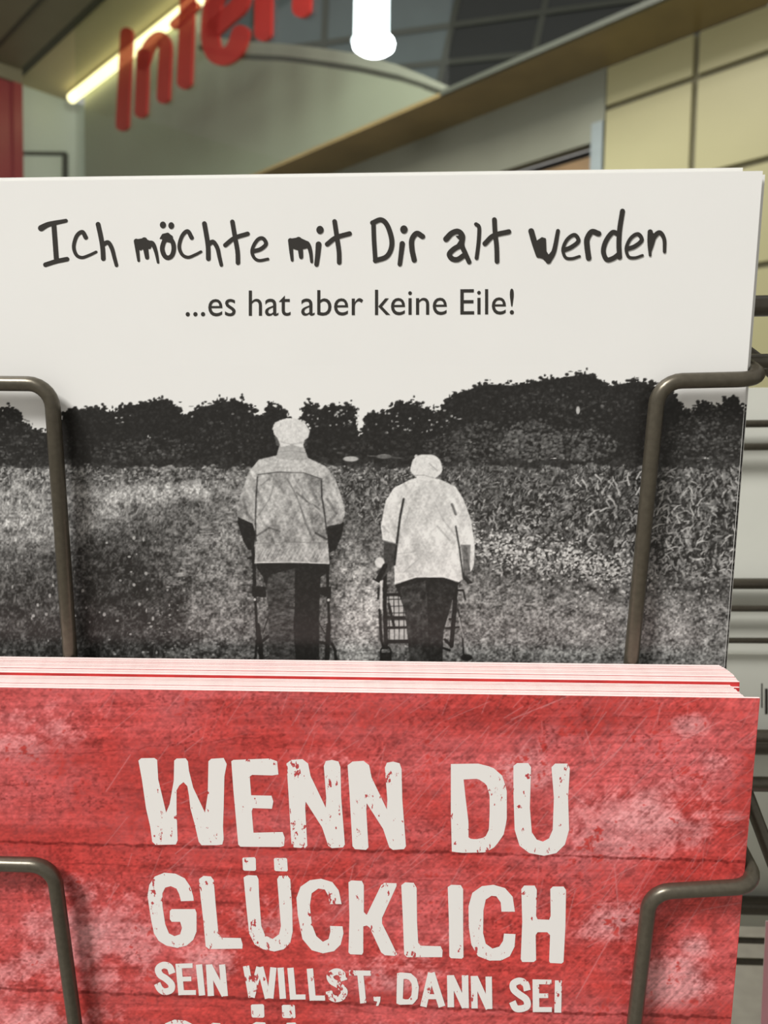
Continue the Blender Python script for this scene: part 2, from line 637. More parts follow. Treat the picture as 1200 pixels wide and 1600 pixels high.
colsx = [(250, 395), (395, 505), (505, 700), (700, 842), (842, 1000), (1000, 1200)]
rowsy = [(-260, -125), (-125, 32), (32, 92), (92, 215)]


def gpt(x, y):
    k = -0.14 if y < 60 else -0.10
    return (x + (60 - y) * 0.22 * (1 if x > 600 else 0.2), y + (x - 750) * k)


for a, b in colsx:
    for c, d in rowsy:
        m = M_glass_glow if b <= 700 else M_glass_dark  # panes around the lamp carry its glow in their colour
        prism('pane', [onG(*gpt(a, d)), onG(*gpt(b, d)), onG(*gpt(b, c)), onG(*gpt(a, c))], -GN * 0.04, m, win)
for y in (-125, 32, 92):
    prism('mullion', [onG(*gpt(250, y + 4.5), 0.03), onG(*gpt(1200, y + 4.5), 0.03), onG(*gpt(1200, y - 4.5), 0.03), onG(*gpt(250, y - 4.5), 0.03)], -GN * 0.05, M_mullion, win)
for x in (395, 505, 700, 842, 1000):
    prism('mullion', [onG(*gpt(x - 5, 215), 0.025), onG(*gpt(x + 5, 215), 0.025), onG(*gpt(x + 5, -260), 0.025), onG(*gpt(x - 5, -260), 0.025)], -GN * 0.045, M_mullion, win)

# pendant lamp
lz = 5.0
lp = CAM + ray(584, 70) * lz
lamp = empty('pendant_lamp', lp)
tag(lamp, 'bright white cylindrical pendant lamp hanging before the grey glazing', 'lamp')


def lathe(name, prof, c, m, parent, seg=32):
    vs, fs = [], []
    for r, z in prof:
        for k in range(seg):
            a = 2 * math.pi * k / seg
            vs.append((r * math.cos(a), r * math.sin(a), z))
    for i in range(len(prof) - 1):
        for k in range(seg):
            k2 = (k + 1) % seg
            fs.append((i * seg + k, i * seg + k2, (i + 1) * seg + k2, (i + 1) * seg + k))
    fs.append(tuple(range(seg))[::-1])
    fs.append(tuple((len(prof) - 1) * seg + k for k in range(seg)))
    o = link(name, mesh(name, vs, fs, True), m, None, c)
    attach(o, parent)
    return o


RS = 33.0 / F * lz
lathe('diffuser', [(0.3 * RS, -0.34 * RS), (0.75 * RS, -0.28 * RS), (0.97 * RS, -0.12 * RS), (RS, 0.04 * RS), (0.95 * RS, 0.18 * RS)], lp, M_lamp, lamp)
lathe('shade', [(0.95 * RS, 0.16 * RS), (0.84 * RS, 0.3 * RS), (0.82 * RS, 3.2 * RS), (0.8 * RS, 4.2 * RS), (0.2 * RS, 4.5 * RS)], lp - Vector((0.12 * RS, 0, 0)), M_lamp_body, lamp)
HIGH = CAM.z + 6.2
tube('cable', [lp + ZUP * 4.4 * RS, Vector((lp.x, lp.y, HIGH))], 0.012, M_dark_line, lamp, seg=8)
roof = prism('ceiling_roof_deck', [(-1.5, 3.2, HIGH), (5, 3.2, HIGH), (5, 9, HIGH), (-1.5, 9, HIGH)], ZUP * 0.15, M_glass_dark)
tag(roof, 'dark roof deck from which the pendant lamp hangs', 'ceiling', kind='structure')

# glass sheet above the soffit that carries the letters
M_glass = mat('clear_shop_glass', (0.9, 0.95, 0.92), 0.05, var=0.01)
nt = M_glass.node_tree
tg = nt.nodes.new('ShaderNodeBsdfTransparent')
tg.inputs['Color'].default_value = (0.95, 0.97, 0.95, 1)
gg = nt.nodes.new('ShaderNodeBsdfGlossy')
gg.inputs['Roughness'].default_value = 0.05
mg = nt.nodes.new('ShaderNodeMixShader')
mg.inputs[0].default_value = 0.05
nt.links.new(tg.outputs[0], mg.inputs[1])
nt.links.new(gg.outputs[0], mg.inputs[2])
nt.links.new(mg.outputs[0], nt.nodes['Material Output'].inputs['Surface'])
ga, gb = s_of('F', 700), s_of('F', 118)
w2 = prism('window_2', [line_on('F', ga, SOFFIT + 0.03, 0.004), line_on('F', gb, SOFFIT + 0.03, 0.004), line_on('F', gb, SOFFIT + 4.0, 0.004), line_on('F', ga, SOFFIT + 4.0, 0.004)], -WN * 0.008, M_glass)
tag(w2, 'clear glass sheet above the soffit that carries the red letters', 'window', kind='structure')

# red sign letters on the glass
def onS(px, py):
    return onF(px, py, 0.036)


sign = [
    ('I', 'red rounded sign letter I, tallest whole letter beside the pale wall', [([(197, 52), (193.5, 125), (190, 195)], 19)]),
    ('n', 'red rounded sign letter n between the I and the t', [([(222, 84), (221, 130), (219, 175)], 18.5), ([(222, 100), (232, 72), (248, 58), (257, 70), (256, 110), (254, 152)], 19)]),
    ('t', 'red rounded sign letter t between the first n and the e', [([(294, -42), (291, 20), (289, 80), (287, 128)], 22), ([(272, 38), (291, 20), (303, 9)], 15)]),
    ('e', 'red rounded sign letter e, broadest letter of the sign', [([(332, 45), (352, 27), (372, 8), (375, -14), (356, -22), (334, 0), (327, 50), (334, 82), (350, 88), (366, 76), (375, 52)], 27)]),
    ('r', 'red rounded sign letter r after the e', [([(412, -80), (411, -10), (410, 51)], 26), ([(412, -50), (428, -84), (446, -90)], 24)]),
    ('n', 'red rounded sign letter n at the sign end, its stem low over the glazing', [([(474, -110), (472, -40), (470, 13)], 28), ([(474, -70), (495, -118), (520, -110), (521, -70), (518, -20)], 28)]),
]
for ch, lab, strokes in sign:
    fs = Flat()
    for pts, w in strokes:
        fs.stroke(pts, w)
    # depth: each flat outline gets a back and joins the wall through a stand-off pin
    o = fs.build('sign_letter', onS, M_acryl, None, WN)
    sm = o.modifiers.new('depth', 'SOLIDIFY')
    sm.thickness = 0.03
    sm.offset = -1
    tag(o, lab, 'letter', 'red letters of the shop sign')

# ------------------------------------------------------------------ canvases for the flat prints


def vnoise(h, w, sx, sy, oct=4, seed=0, pers=0.55):
    r = np.random.default_rng(seed)
    out = np.zeros((h, w))
    amp, tot = 1.0, 0.0
    for k in range(oct):
        gx_, gy_ = max(1.0, sx / 2 ** k), max(1.0, sy / 2 ** k)
        gw, gh = int(w / gx_) + 4, int(h / gy_) + 4
        g = r.random((gh, gw))
        xs = np.arange(w) / gx_
        ys = np.arange(h) / gy_
        xi, yi = xs.astype(int), ys.astype(int)
        fx, fy = xs - xi, ys - yi
        fx = fx * fx * (3 - 2 * fx)
        fy = (fy * fy * (3 - 2 * fy))[:, None]
        a = g[np.ix_(yi, xi)] * (1 - fx) + g[np.ix_(yi, xi + 1)] * fx
        b = g[np.ix_(yi + 1, xi)] * (1 - fx) + g[np.ix_(yi + 1, xi + 1)] * fx
        out += amp * (a * (1 - fy) + b * fy)
        tot += amp
        amp *= pers
    return out / tot


class Canvas:
    def __init__(self, x0, y0, x1, y1, ch):
        self.x0, self.y0 = x0, y0
        self.w, self.h = x1 - x0, y1 - y0
        self.a = np.zeros((self.h, self.w, ch))
        self.gy, self.gx = np.mgrid[y0:y1, x0:x1].astype(float)

    def box(self, xa, ya, xb, yb):
        i0, i1 = int(max(0, ya - self.y0)), int(min(self.h, yb - self.y0 + 1))
        j0, j1 = int(max(0, xa - self.x0)), int(min(self.w, xb - self.x0 + 1))
        return (slice(i0, max(i0, i1)), slice(j0, max(j0, j1)))

    def pmask(self, pts):
        P = np.array(pts, float)
        sl = self.box(P[:, 0].min() - 2, P[:, 1].min() - 2, P[:, 0].max() + 2, P[:, 1].max() + 2)
        gx, gy = self.gx[sl], self.gy[sl]
        m = np.zeros(gx.shape)
        for ox, oy in ((-.25, -.25), (.25, -.25), (-.25, .25), (.25, .25)):
            x, y = gx + ox, gy + oy
            ins = np.zeros(gx.shape, bool)
            for k in range(len(P)):
                xa, ya = P[k]
                xb, yb = P[(k + 1) % len(P)]
                if ya == yb:
                    continue
                c = ((ya > y) != (yb > y)) & (x < (xb - xa) * (y - ya) / (yb - ya) + xa)
                ins ^= c
            m += ins * 0.25
        return sl, m

    def blend(self, sl, m, col):
        m = m[..., None]
        self.a[sl] = self.a[sl] * (1 - m) + np.asarray(col) * m

    def poly(self, pts, col, alpha=1.0):
        sl, m = self.pmask(pts)
        self.blend(sl, m * alpha, col)

    def line(self, pts, w, col, alpha=1.0, soft=0.8, w2=None):
        n = len(pts) - 1
        for k in range(n):
            (xa, ya), (xb, yb) = pts[k], pts[k + 1]
            wa = w if w2 is None else w + (w2 - w) * k / n
            wb = w if w2 is None else w + (w2 - w) * (k + 1) / n
            r = max(wa, wb) / 2 + soft
            sl = self.box(min(xa, xb) - r, min(ya, yb) - r, max(xa, xb) + r, max(ya, yb) + r)
            gx, gy = self.gx[sl], self.gy[sl]
            if gx.size == 0:
                continue
            dx, dy = xb - xa, yb - ya
            t = np.clip(((gx - xa) * dx + (gy - ya) * dy) / (dx * dx + dy * dy + 1e-9), 0, 1)
            d = np.hypot(gx - xa - t * dx, gy - ya - t * dy)
            rad = (wa + (wb - wa) * t) / 2
            self.blend(sl, np.clip((rad + soft / 2 - d) / soft, 0, 1) * alpha, col)

    def blob(self, cx, cy, rx, ry, col, alpha=1.0, soft=0.25):
        sl = self.box(cx - rx * 1.3 - 1, cy - ry * 1.3 - 1, cx + rx * 1.3 + 1, cy + ry * 1.3 + 1)
        gx, gy = self.gx[sl], self.gy[sl]
        if gx.size == 0:
            return
        d = np.hypot((gx - cx) / rx, (gy - cy) / ry)
        self.blend(sl, np.clip((1 + soft / 2 - d) / soft, 0, 1) * alpha, col)

    def sample(self, px, py):
        x = np.clip(px - self.x0, 0, self.w - 1.001)
        y = np.clip(py - self.y0, 0, self.h - 1.001)
        xi, yi = x.astype(int), y.astype(int)
        fx, fy = (x - xi)[:, None], (y - yi)[:, None]
        a = self.a
        return ((a[yi, xi] * (1 - fx) + a[yi, xi + 1] * fx) * (1 - fy) + (a[yi + 1, xi] * (1 - fx) + a[yi + 1, xi + 1] * fx) * fy)


def print_grid(name, canvas, tl_, dx, dy, w, h, t0, t1, nx, ny, lift, m, parent):
    """fine flat grid on a card face; colours come from the canvas by where the print lies on the card"""
    s = np.linspace(0.0005, 0.9995, nx) * w
    t = t0 + (t1 - t0) * np.linspace(0, 1, ny)
    S, T = np.meshgrid(s, t)
    o = np.array(tl_ + N * lift)
    c = np.array(parent.location)
    P = o[None] + S.reshape(-1, 1) * np.array(dx)[None] + T.reshape(-1, 1) * np.array(dy)[None]
    R = np.array(RC)
    V = (P - np.array(CAM)[None]) @ R
    px = 600 + F * V[:, 0] / -V[:, 2]
    py = 800 - F * V[:, 1] / -V[:, 2]
    colr = canvas.sample(px, py)
    if colr.shape[1] == 1:
        colr = np.repeat(colr, 3, 1)
    me = bpy.data.meshes.new(name)
    nv = nx * ny
    nf = (nx - 1) * (ny - 1)
    me.vertices.add(nv)
    me.vertices.foreach_set('co', (P - c[None]).astype(np.float32).ravel())
    idx = np.arange(nv).reshape(ny, nx)
    q = np.stack([idx[1:, :-1], idx[1:, 1:], idx[:-1, 1:], idx[:-1, :-1]], -1).reshape(-1, 4)
    me.loops.add(nf * 4)
    me.loops.foreach_set('vertex_index', q.ravel().astype(np.int32))
    me.polygons.add(nf)
    me.polygons.foreach_set('loop_start', np.arange(0, nf * 4, 4, dtype=np.int32))
    me.update(calc_edges=True)
    ca = me.color_attributes.new('print', 'FLOAT_COLOR', 'POINT')
    ca.data.foreach_set('color', np.c_[colr, np.ones(nv)].astype(np.float32).ravel())
    me.materials.append(m)
    ob = bpy.data.objects.new(name, me)
    COL.objects.link(ob)
    ob.parent = parent
    return ob


def folds(h, w, seed, slant):
    v = vnoise(h, w + h + 4, 7, 34, 3, seed)
    i, j = np.mgrid[0:h, 0:w]
    f = v[i, np.clip((j + (slant * i if slant > 0 else slant * (i - h))).astype(int), 0, w + h)]
    return (f - f.mean()) / f.std()


# --- the monochrome photograph (values are ink reflectances 0..1 before the ink curve)
def paint_photo():
    C = Canvas(-110, 560, 1210, 1180, 1)
    H, W = C.h, C.w
    X0, Y0 = C.gx, C.gy
    a = C.a[..., 0]
    a[:] = 1.0                                             # paper white sky
    fine = vnoise(H, W, 3, 3, 2, 1)
    mid = vnoise(H, W, 12, 10, 3, 2)
    big = vnoise(H, W, 90, 60, 4, 3)
    # ground
    fn = (fine - fine.mean()) / fine.std()
    mn = (mid - mid.mean()) / mid.std()
    bn = (big - big.mean()) / big.std()
    ground = Y0 > 716
    a[:] = np.where(ground, 0.34 + 0.06 * fn + 0.05 * mn, a)

    def shade(cx, cy, rx, ry, val, k=1.0, rot=0.0, gr=0.12):   # soft regional tone with grain
        ca, sa = math.cos(rot), math.sin(rot)
        dx, dy = X0 - cx, Y0 - cy
        w_ = np.clip(1.35 - np.hypot((dx * ca + dy * sa) / rx, (-dx * sa + dy * ca) / ry) + 0.08 * bn + 0.05 * mn, 0, 1) * k
        w_ = w_ * w_ * (3 - 2 * w_)
        t = val + gr * (0.25 + val * 0.9) * fn + 0.07 * mn
        a[:] = np.where(ground, a * (1 - w_) + t * w_, a)

    shade(250, 735, 420, 14, 0.34)
    shade(-20, 800, 150, 60, 0.52)
    shade(240, 772, 150, 20, 0.68, 1.0, -0.08)
    shade(40, 820, 70, 40, 0.58)
    shade(150, 808, 60, 26, 0.55, 0.9, -0.3)
    shade(230, 860, 120, 36, 0.20, 1.0, -0.3)
    shade(190, 940, 160, 95, 0.13)
    shade(40, 970, 110, 80, 0.18)
    shade(210, 1020, 240, 42, 0.15)
    shade(310, 835, 90, 26, 0.36, 0.9, -0.6)
    shade(352, 850, 22, 110, 0.52, 0.9, 0.45)
    shade(345, 950, 55, 90, 0.40, 0.95)
    shade(340, 1030, 90, 25, 0.30, 0.8)
    shade(560, 945, 42, 120, 0.62)
    shade(575, 850, 30, 40, 0.40)
    shade(590, 770, 70, 26, 0.34)
    shade(600, 810, 60, 22, 0.30)
    shade(900, 790, 330, 75, 0.24)
    shade(850, 870, 140, 35, 0.38)
    shade(800, 985, 150, 75, 0.44)
    shade(1000, 990, 200, 75, 0.46)
    shade(1110, 885, 80, 60, 0.24)
    shade(900, 905, 70, 16, 0.24, 0.8)
    shade(980, 915, 90, 20, 0.28, 0.8)
    # band under the trees
    for _ in range(900):
        x, y = rng.uniform(-100, 690), rng.uniform(722, 752)
        C.blob(x, y, rng.uniform(1, 3.5), rng.uniform(0.8, 1.8), rng.choice([0.10, 0.18, 0.6, 0.8]), 0.7)
    # grass blades, left
    for _ in range(4200):
        x, y = rng.uniform(-100, 400), rng.uniform(735, 1040)
        t = (y - 735) / 300
        lim = 400 - 0.55 * (y - 735)
        if x > lim:
            continue
        v = max(0.05, rng.normal(0.70 - 0.60 * min(1, t * 1.9) + (0.16 if x < 100 and t < 0.7 else 0), 0.20 - 0.08 * min(1, t * 1.6)))
        L = rng.uniform(4, 10) * (0.6 + t)
        an = rng.normal(-1.35, 0.4)
        C.line([(x, y), (x + L * math.cos(an), y + L * math.sin(an))], rng.uniform(0.8, 1.8), min(v, 0.95), 0.6)
    for _ in range(60):
        x, y = rng.uniform(-60, 300), rng.uniform(830, 1035)
        C.blob(x, y, rng.uniform(1, 2.6), rng.uniform(1, 3.5), 0.75, 0.8)
    # path grains
    for _ in range(2600):
        x, y = rng.uniform(170, 640), rng.uniform(790, 1060)
        if abs(x - (430 + (y - 800) * 0.05)) < 70 + 0.75 * (y - 790):
            C.blob(x, y, rng.uniform(0.8, 2.4), rng.uniform(0.6, 1.4), rng.choice([0.08, 0.18, 0.66, 0.82]), 0.45)
    for k in range(260):
        t = rng.random()
        x, y = 372 - 105 * t + rng.normal(0, 4 + 6 * t), 765 + 150 * t + rng.normal(0, 4)
        C.blob(x, y, rng.uniform(1.5, 6), rng.uniform(0.8, 2), rng.choice([0.75, 0.4]), 0.35)
    # corn field, right
    for _ in range(5200):
        x, y = rng.uniform(525, 1175), rng.uniform(726, 905)
        if y > 738 + (x - 525) * 0.38 + 60 and x < 900:
            continue
        s_ = 0.55 + (y - 726) / 170 + max(0, (x - 800) / 500)
        L = rng.uniform(4, 10) * s_
        an = rng.normal(-0.9, 0.7) if rng.random() < 0.6 else rng.normal(-2.1, 0.5)
        v = rng.choice([0.05, 0.10, 0.16, 0.38, 0.55, 0.72], p=[.26, .17, .10, .17, .17, .13])
        bx, by = x + L * 0.6 * math.cos(an), y + L * 0.6 * math.sin(an)
        C.line([(x, y), (bx, by), (bx + L * 0.45 * math.cos(an + 0.5), by + L * 0.45 * math.sin(an + 0.5))], rng.uniform(1.2, 2.8) * s_ ** 0.5, v, 0.75)
    for _ in range(170):
        x, y = rng.uniform(760, 1165), rng.uniform(740, 905)
        if rng.random() > (x - 700) / 420:
            continue
        L = rng.uniform(8, 20)
        an = rng.choice([-1.1, -0.6, -2.0, 0.6]) + rng.normal(0, 0.25)
        bx, by = x + L * 0.6 * math.cos(an), y + L * 0.6 * math.sin(an)
        C.line([(x, y), (bx, by), (bx + L * 0.45 * math.cos(an + 0.45), by + L * 0.45 * math.sin(an + 0.45))], rng.uniform(2.0, 3.6), rng.uniform(0.6, 0.92), 0.85, w2=0.8)
    # white flowers
    for _ in range(620):
        t = rng.random()
        x, y = 735 + 260 * t + rng.normal(0, 16), 845 + 50 * t + rng.normal(0, 17)
        C.blob(x, y, rng.uniform(1.0, 2.6), rng.uniform(0.9, 2.2), rng.uniform(0.7, 1.0), 0.85)
    for _ in range(120):
        x, y = rng.uniform(900, 1140), rng.uniform(870, 990)
        C.blob(x, y, rng.uniform(1, 3), rng.uniform(1, 2.5), rng.uniform(0.55, 0.9), 0.8)
    # lower right grass speckle
    for _ in range(3600):
        x, y = rng.uniform(735, 1150), rng.uniform(885, 1060)
        C.blob(x, y, rng.uniform(0.8, 2.6), rng.uniform(0.8, 2.2), rng.choice([0.10, 0.18, 0.58, 0.72]), 0.4)
    # tree line
    top = [(-110, 632), (-60, 628), (0, 640), (15, 634), (30, 645), (36, 664), (60, 668), (75, 680), (92, 664), (104, 640), (118, 640), (150, 634), (178, 642), (195, 632), (236, 624), (250, 622), (274, 630),
           (285, 648), (310, 634), (345, 624), (372, 622), (392, 634), (402, 654), (412, 650), (422, 628), (446, 640), (456, 660), (463, 676), (470, 648), (480, 626), (500, 636), (522, 630), (552, 630), (557, 664), (563, 690), (569, 664), (574, 645), (600, 640),
           (625, 626), (650, 628), (666, 636), (690, 640), (700, 622), (716, 612), (742, 601), (762, 596), (800, 598), (850, 591), (880, 586), (915, 580), (940, 590), (950, 602), (975, 595), (1000, 592),
           (1025, 600), (1040, 612), (1055, 614), (1066, 640), (1082, 644), (1092, 628), (1108, 630), (1122, 634), (1134, 621), (1150, 620), (1164, 640), (1210, 650)]
    tp = [(x, y + 4) for x, y in top]
    rag = [(x_, 722 + 5 * math.sin(x_ * 0.05) + rng.normal(0, 2.2)) for x_ in range(1210, -120, -9)]
    C.poly(tp + rag, 0.05)
    for x_ in range(-110, 1200, 7):                         # bushes rounding off the foot of the wood
        if rng.random() < 0.75:
            C.blob(x_, 721 + rng.normal(0, 3), rng.uniform(5, 13), rng.uniform(3, 8), rng.uniform(0.04, 0.16), 0.9)
    for _ in range(1500):                                    # ragged leafy fringe
        i = rng.integers(0, len(tp) - 1)
        t = rng.random()
        x = tp[i][0] * (1 - t) + tp[i + 1][0] * t
        y = tp[i][1] * (1 - t) + tp[i + 1][1] * t
        C.blob(x + rng.normal(0, 2.5), y + rng.normal(0, 3.6), rng.uniform(0.8, 4.0), rng.uniform(0.8, 3.2), rng.uniform(0.03, 0.09), 0.95)
    for x0, x1, ya, yb, n in ((180, 215, 645, 662, 5), (228, 238, 676, 686, 2), (470, 560, 640, 668, 34), (575, 700, 640, 680, 40), (300, 420, 640, 652, 5), (690, 720, 640, 660, 6)):
        for _ in range(n):                                  # sky glints between branches
            C.blob(rng.uniform(x0, x1), rng.uniform(ya, yb), rng.uniform(0.7, 3), rng.uniform(0.6, 2.0), 0.8, 0.8)
    for x in (485, 520, 535, 585, 610, 650):
        C.line([(x, 650), (x + rng.normal(0, 2), 690), (x + rng.normal(0, 3), 722)], 4, 0.03, 0.9)
    for _ in range(2600):                                   # foliage tone
        x = rng.uniform(-110, 1180)
        ytop = np.interp(x, [p[0] for p in tp], [p[1] for p in tp])
        y = rng.uniform(ytop + 8, 730)
        lo = 0.5 * (x > 690) + 0.5 * (y > 680)
        v = abs(rng.normal(0.05 + 0.09 * lo, 0.05))
        C.blob(x, y, rng.uniform(1.5, 5), rng.uniform(1.2, 3.6), v, 0.6)
    for cx, cy, rx, ry, v, n in ((760, 690, 60, 32, 0.30, 420), (830, 690, 45, 32, 0.36, 420), (905, 695, 60, 25, 0.36, 400), (880, 640, 110, 35, 0.17, 360), (1100, 690, 60, 40, 0.30, 320), (700, 700, 40, 20, 0.22, 200), (200, 705, 60, 18, 0.2, 160), (1110, 650, 50, 18, 0.2, 100),
                                 (360, 680, 50, 30, 0.13, 150), (250, 700, 60, 18, 0.2, 150), (10, 690, 60, 40, 0.24, 200), (560, 700, 40, 14, 0.14, 60)):
        for _ in range(n):
            an, rr = rng.uniform(0, 6.28), rng.random() ** 0.5
            C.blob(cx + rx * rr * math.cos(an), cy + ry * rr * math.sin(an), rng.uniform(1, 3.4), rng.uniform(1, 2.6), max(0.03, rng.normal(v, 0.12)), 0.55)
    C.blob(548, 717, 12, 4, 0.8, 0.9)
    C.blob(600, 713, 12, 3.5, 0.5, 0.8)
    C.line([(575, 712), (628, 716)], 2, 0.35, 0.7)
    C.blob(903, 641, 3, 6, 0.85, 0.9)
    # dark bottom of the picture
    # ---- walking frame and figure printed on the left
    def z3(x, y):
        return (340 + x / 3.7227, 630 + y / 3.7227)

    def P3(*pts):
        return [z3(*p) for p in pts]
    for pts, w in (([(205, 840), (212, 960), (216, 1080)], 5.5), ([(216, 1080), (228, 1300), (234, 1380)], 4.5), ([(232, 1290), (250, 1400), (255, 1520)], 7.5), ([(228, 1380), (216, 1520)], 4),
                   ([(645, 900), (640, 1000), (640, 1100)], 5), ([(642, 1100), (650, 1300)], 4.5), ([(646, 1290), (640, 1400), (636, 1520)], 7.5), ([(666, 1400), (684, 1440), (690, 1520)], 5),
                   ([(240, 1400), (310, 1345)], 5), ([(300, 1230), (262, 1340)], 2), ([(590, 1280), (625, 1340)], 2), ([(595, 1390), (640, 1400)], 5)):
        C.line(P3(*pts), w, 0.03)
    C.poly(P3((200, 1062), (282, 1068), (282, 1128), (202, 1126)), 0.03)
    C.poly(P3((588, 1072), (660, 1066), (660, 1132), (588, 1112)), 0.03)
    C.blob(*z3(216, 1142), 2, 2, 0.8)
    C.blob(*z3(645, 1145), 2, 2, 0.8)
    # trousers
    C.poly(P3((220, 920), (650, 925), (648, 975), (600, 1012), (592, 1200), (592, 1540), (455, 1540), (300, 1540), (298, 1250), (285, 1080), (262, 1010), (232, 965)), 0.045)
    sl, m = C.pmask(P3((300, 1000), (450, 960), (448, 1180), (440, 1300), (458, 1540), (300, 1540), (296, 1240), (285, 1060)))
    C.blend(sl, m * 0.8, (0.17 + 0.5 * (vnoise(*m.shape, 7, 4, 3, 31) - 0.36))[..., None])
    for k in range(14):
        y = 1040 + k * 24
        C.line(P3((305, y + 20), (370, y), (440, y + 12)), 1.3, rng.choice([0.05, 0.26]), 0.5)
    for k in range(7):
        y = 1110 + k * 50
        C.line(P3((500, y), (560, y + 30)), 1.2, 0.13, 0.4)
    # hands and sleeves
    C.poly(P3((116, 655), (205, 690), (222, 760), (208, 858), (178, 852), (148, 800), (118, 700)), 0.05)
    C.poly(P3((638, 720), (738, 690), (722, 770), (690, 850), (650, 872), (636, 800)), 0.05)
    C.poly(P3((170, 900), (215, 880), (220, 910), (175, 908)), 0.03)
    C.poly(P3((640, 880), (675, 905), (645, 912)), 0.03)
    # jacket
    jk = P3((345, 305), (240, 328), (185, 395), (150, 490), (112, 600), (114, 660), (205, 700), (222, 760), (220, 850), (216, 930), (430, 926), (650, 934), (640, 800), (632, 715), (722, 700), (742, 640), (735, 590), (715, 530),
            (685, 440), (625, 365), (525, 318), (500, 300))
    sl, m = C.pmask(jk)
    C.blend(sl, m, (0.64 + 0.30 * (vnoise(*m.shape, 3, 3, 2, 41) - 0.5) + 0.25 * (vnoise(*m.shape, 26, 40, 2, 42) - 0.5) + 0.055 * folds(*m.shape, 71, -0.5) + 0.04 * folds(*m.shape, 72, 0.5))[..., None])
    sl, m = C.pmask(P3((345, 303), (240, 330), (190, 390), (235, 412), (350, 398), (500, 402), (606, 440), (660, 400), (620, 365), (525, 320)))
    C.blend(sl, m * 0.75, (0.82 + 0.3 * (vnoise(*m.shape, 3, 3, 2, 43) - 0.5))[..., None])
    for pts, w, v, al in (([(235, 415), (350, 400), (500, 405), (606, 440)], 1.3, 0.12, 0.85), ([(232, 430), (224, 540), (220, 700), (224, 800)], 2.4, 0.1, 0.8), ([(604, 450), (606, 540), (622, 640), (636, 760)], 2.4, 0.1, 0.85),
                          ([(405, 440), (460, 540), (500, 650), (540, 760)], 2.6, 0.34, 0.55), ([(460, 520), (520, 570), (590, 615)], 3.2, 0.3, 0.7), ([(440, 440), (520, 560), (600, 640)], 2.0, 0.85, 0.45),
                          ([(480, 600), (510, 700), (560, 800)], 2.4, 0.36, 0.6), ([(230, 770), (300, 725), (360, 745)], 3.0, 0.25, 0.7), ([(530, 470), (590, 590)], 4.0, 0.36, 0.5), ([(570, 755), (632, 790)], 3.5, 0.14, 0.8),
                          ([(250, 480), (300, 440)], 2.4, 0.38, 0.5), ([(240, 650), (300, 560), (330, 470)], 2, 0.42, 0.5), ([(222, 815), (430, 808), (640, 812)], 1.2, 0.38, 0.6), ([(120, 630), (170, 600)], 2, 0.4, 0.5), ([(150, 560), (170, 640), (200, 680)], 4, 0.36, 0.6),
                          ([(640, 560), (690, 640), (640, 700)], 4, 0.36, 0.6), ([(218, 928), (430, 924), (648, 932)], 1.6, 0.92, 0.9), ([(300, 640), (420, 600)], 2, 0.7, 0.4), ([(380, 760), (460, 690)], 2, 0.74, 0.4)):
        C.line(P3(*pts), w, v, al, 1.2)
    for k in range(16):
        x = 235 + k * 25
        C.line(P3((x, 905), (x + 30, 850)), 1.4, rng.choice([0.34, 0.85]), 0.55)
    for x, y in ((380, 313), (470, 313)):
        C.blob(*z3(x, y), 1.6, 1.6, 0.2)
    # collar, ears, hair
    C.poly(P3((362, 240), (498, 240), (526, 322), (430, 318), (340, 318)), 0.70)
    C.line(P3((352, 285), (430, 276), (512, 288)), 1.1, 0.5, 0.6)
    C.poly(P3((330, 195), (350, 195), (362, 250), (342, 245)), 0.3)
    C.poly(P3((505, 200), (526, 195), (520, 245), (500, 262)), 0.22)
    C.poly(P3((322, 140), (335, 112), (370, 98), (400, 88), (470, 94), (510, 118), (536, 160), (526, 200), (505, 215), (495, 258), (430, 240), (368, 256), (350, 205), (328, 180)), 0.92)
    for k in range(46):
        x, y = rng.uniform(345, 515), rng.uniform(110, 235)
        C.line(P3((x, y), (x + rng.normal(0, 14), y + rng.uniform(10, 30))), 1.0, rng.choice([0.72, 1.0, 0.8]), 0.5)
    C.line(P3((372, 226), (430, 240), (492, 228)), 2.4, 0.62, 0.5, 2.0)
    C.line(P3((350, 320), (430, 326), (520, 324)), 2.0, 0.5, 0.4, 2.0)
    for k in range(30):
        an = rng.uniform(math.pi, 2 * math.pi)
        C.blob(*z3(430 + 106 * math.cos(an), 150 + 58 * math.sin(an)), 1.6, 1.4, 0.95, 0.9)

    # ---- walking frame and figure printed on the right
    def z4(x, y):
        return (560 + x / 4.209, 680 + y / 4.209)

    def P4(*pts):
        return [z4(*p) for p in pts]
    C.poly(P4((195, 1060), (330, 1060), (330, 1370), (200, 1350)), 0.72)
    for k in range(5):
        C.line(P4((200 + k * 32, 1060), (205 + k * 32, 1340)), 1.6, 0.06, 0.9)
        C.line(P4((195, 1080 + k * 45), (330, 1078 + k * 45)), 1.6, 0.06, 0.9)
    for pts, w in (([(176, 890), (174, 1100), (178, 1260), (182, 1395)], 6.5), ([(140, 1150), (150, 1340), (165, 1400)], 4.5), ([(190, 1050), (330, 1045)], 5), ([(190, 1200), (400, 1200)], 5), ([(180, 1268), (335, 1265)], 4), ([(190, 1356), (335, 1356)], 6),
                   ([(200, 1110), (235, 1260)], 4.5), ([(640, 990), (632, 1150), (612, 1385)], 7), ([(658, 1150), (682, 1290), (692, 1440)], 2.6), ([(575, 1270), (660, 1262)], 3.5), ([(570, 1345), (610, 1385)], 5), ([(560, 1400), (600, 1415)], 4),
                   ([(650, 1020), (690, 1020), (702, 1080)], 3), ([(130, 1010), (190, 1005)], 4), ([(134, 1020), (130, 1075)], 3.5), ([(100, 945), (135, 965)], 3), ([(600, 1210), (632, 1210)], 4)):
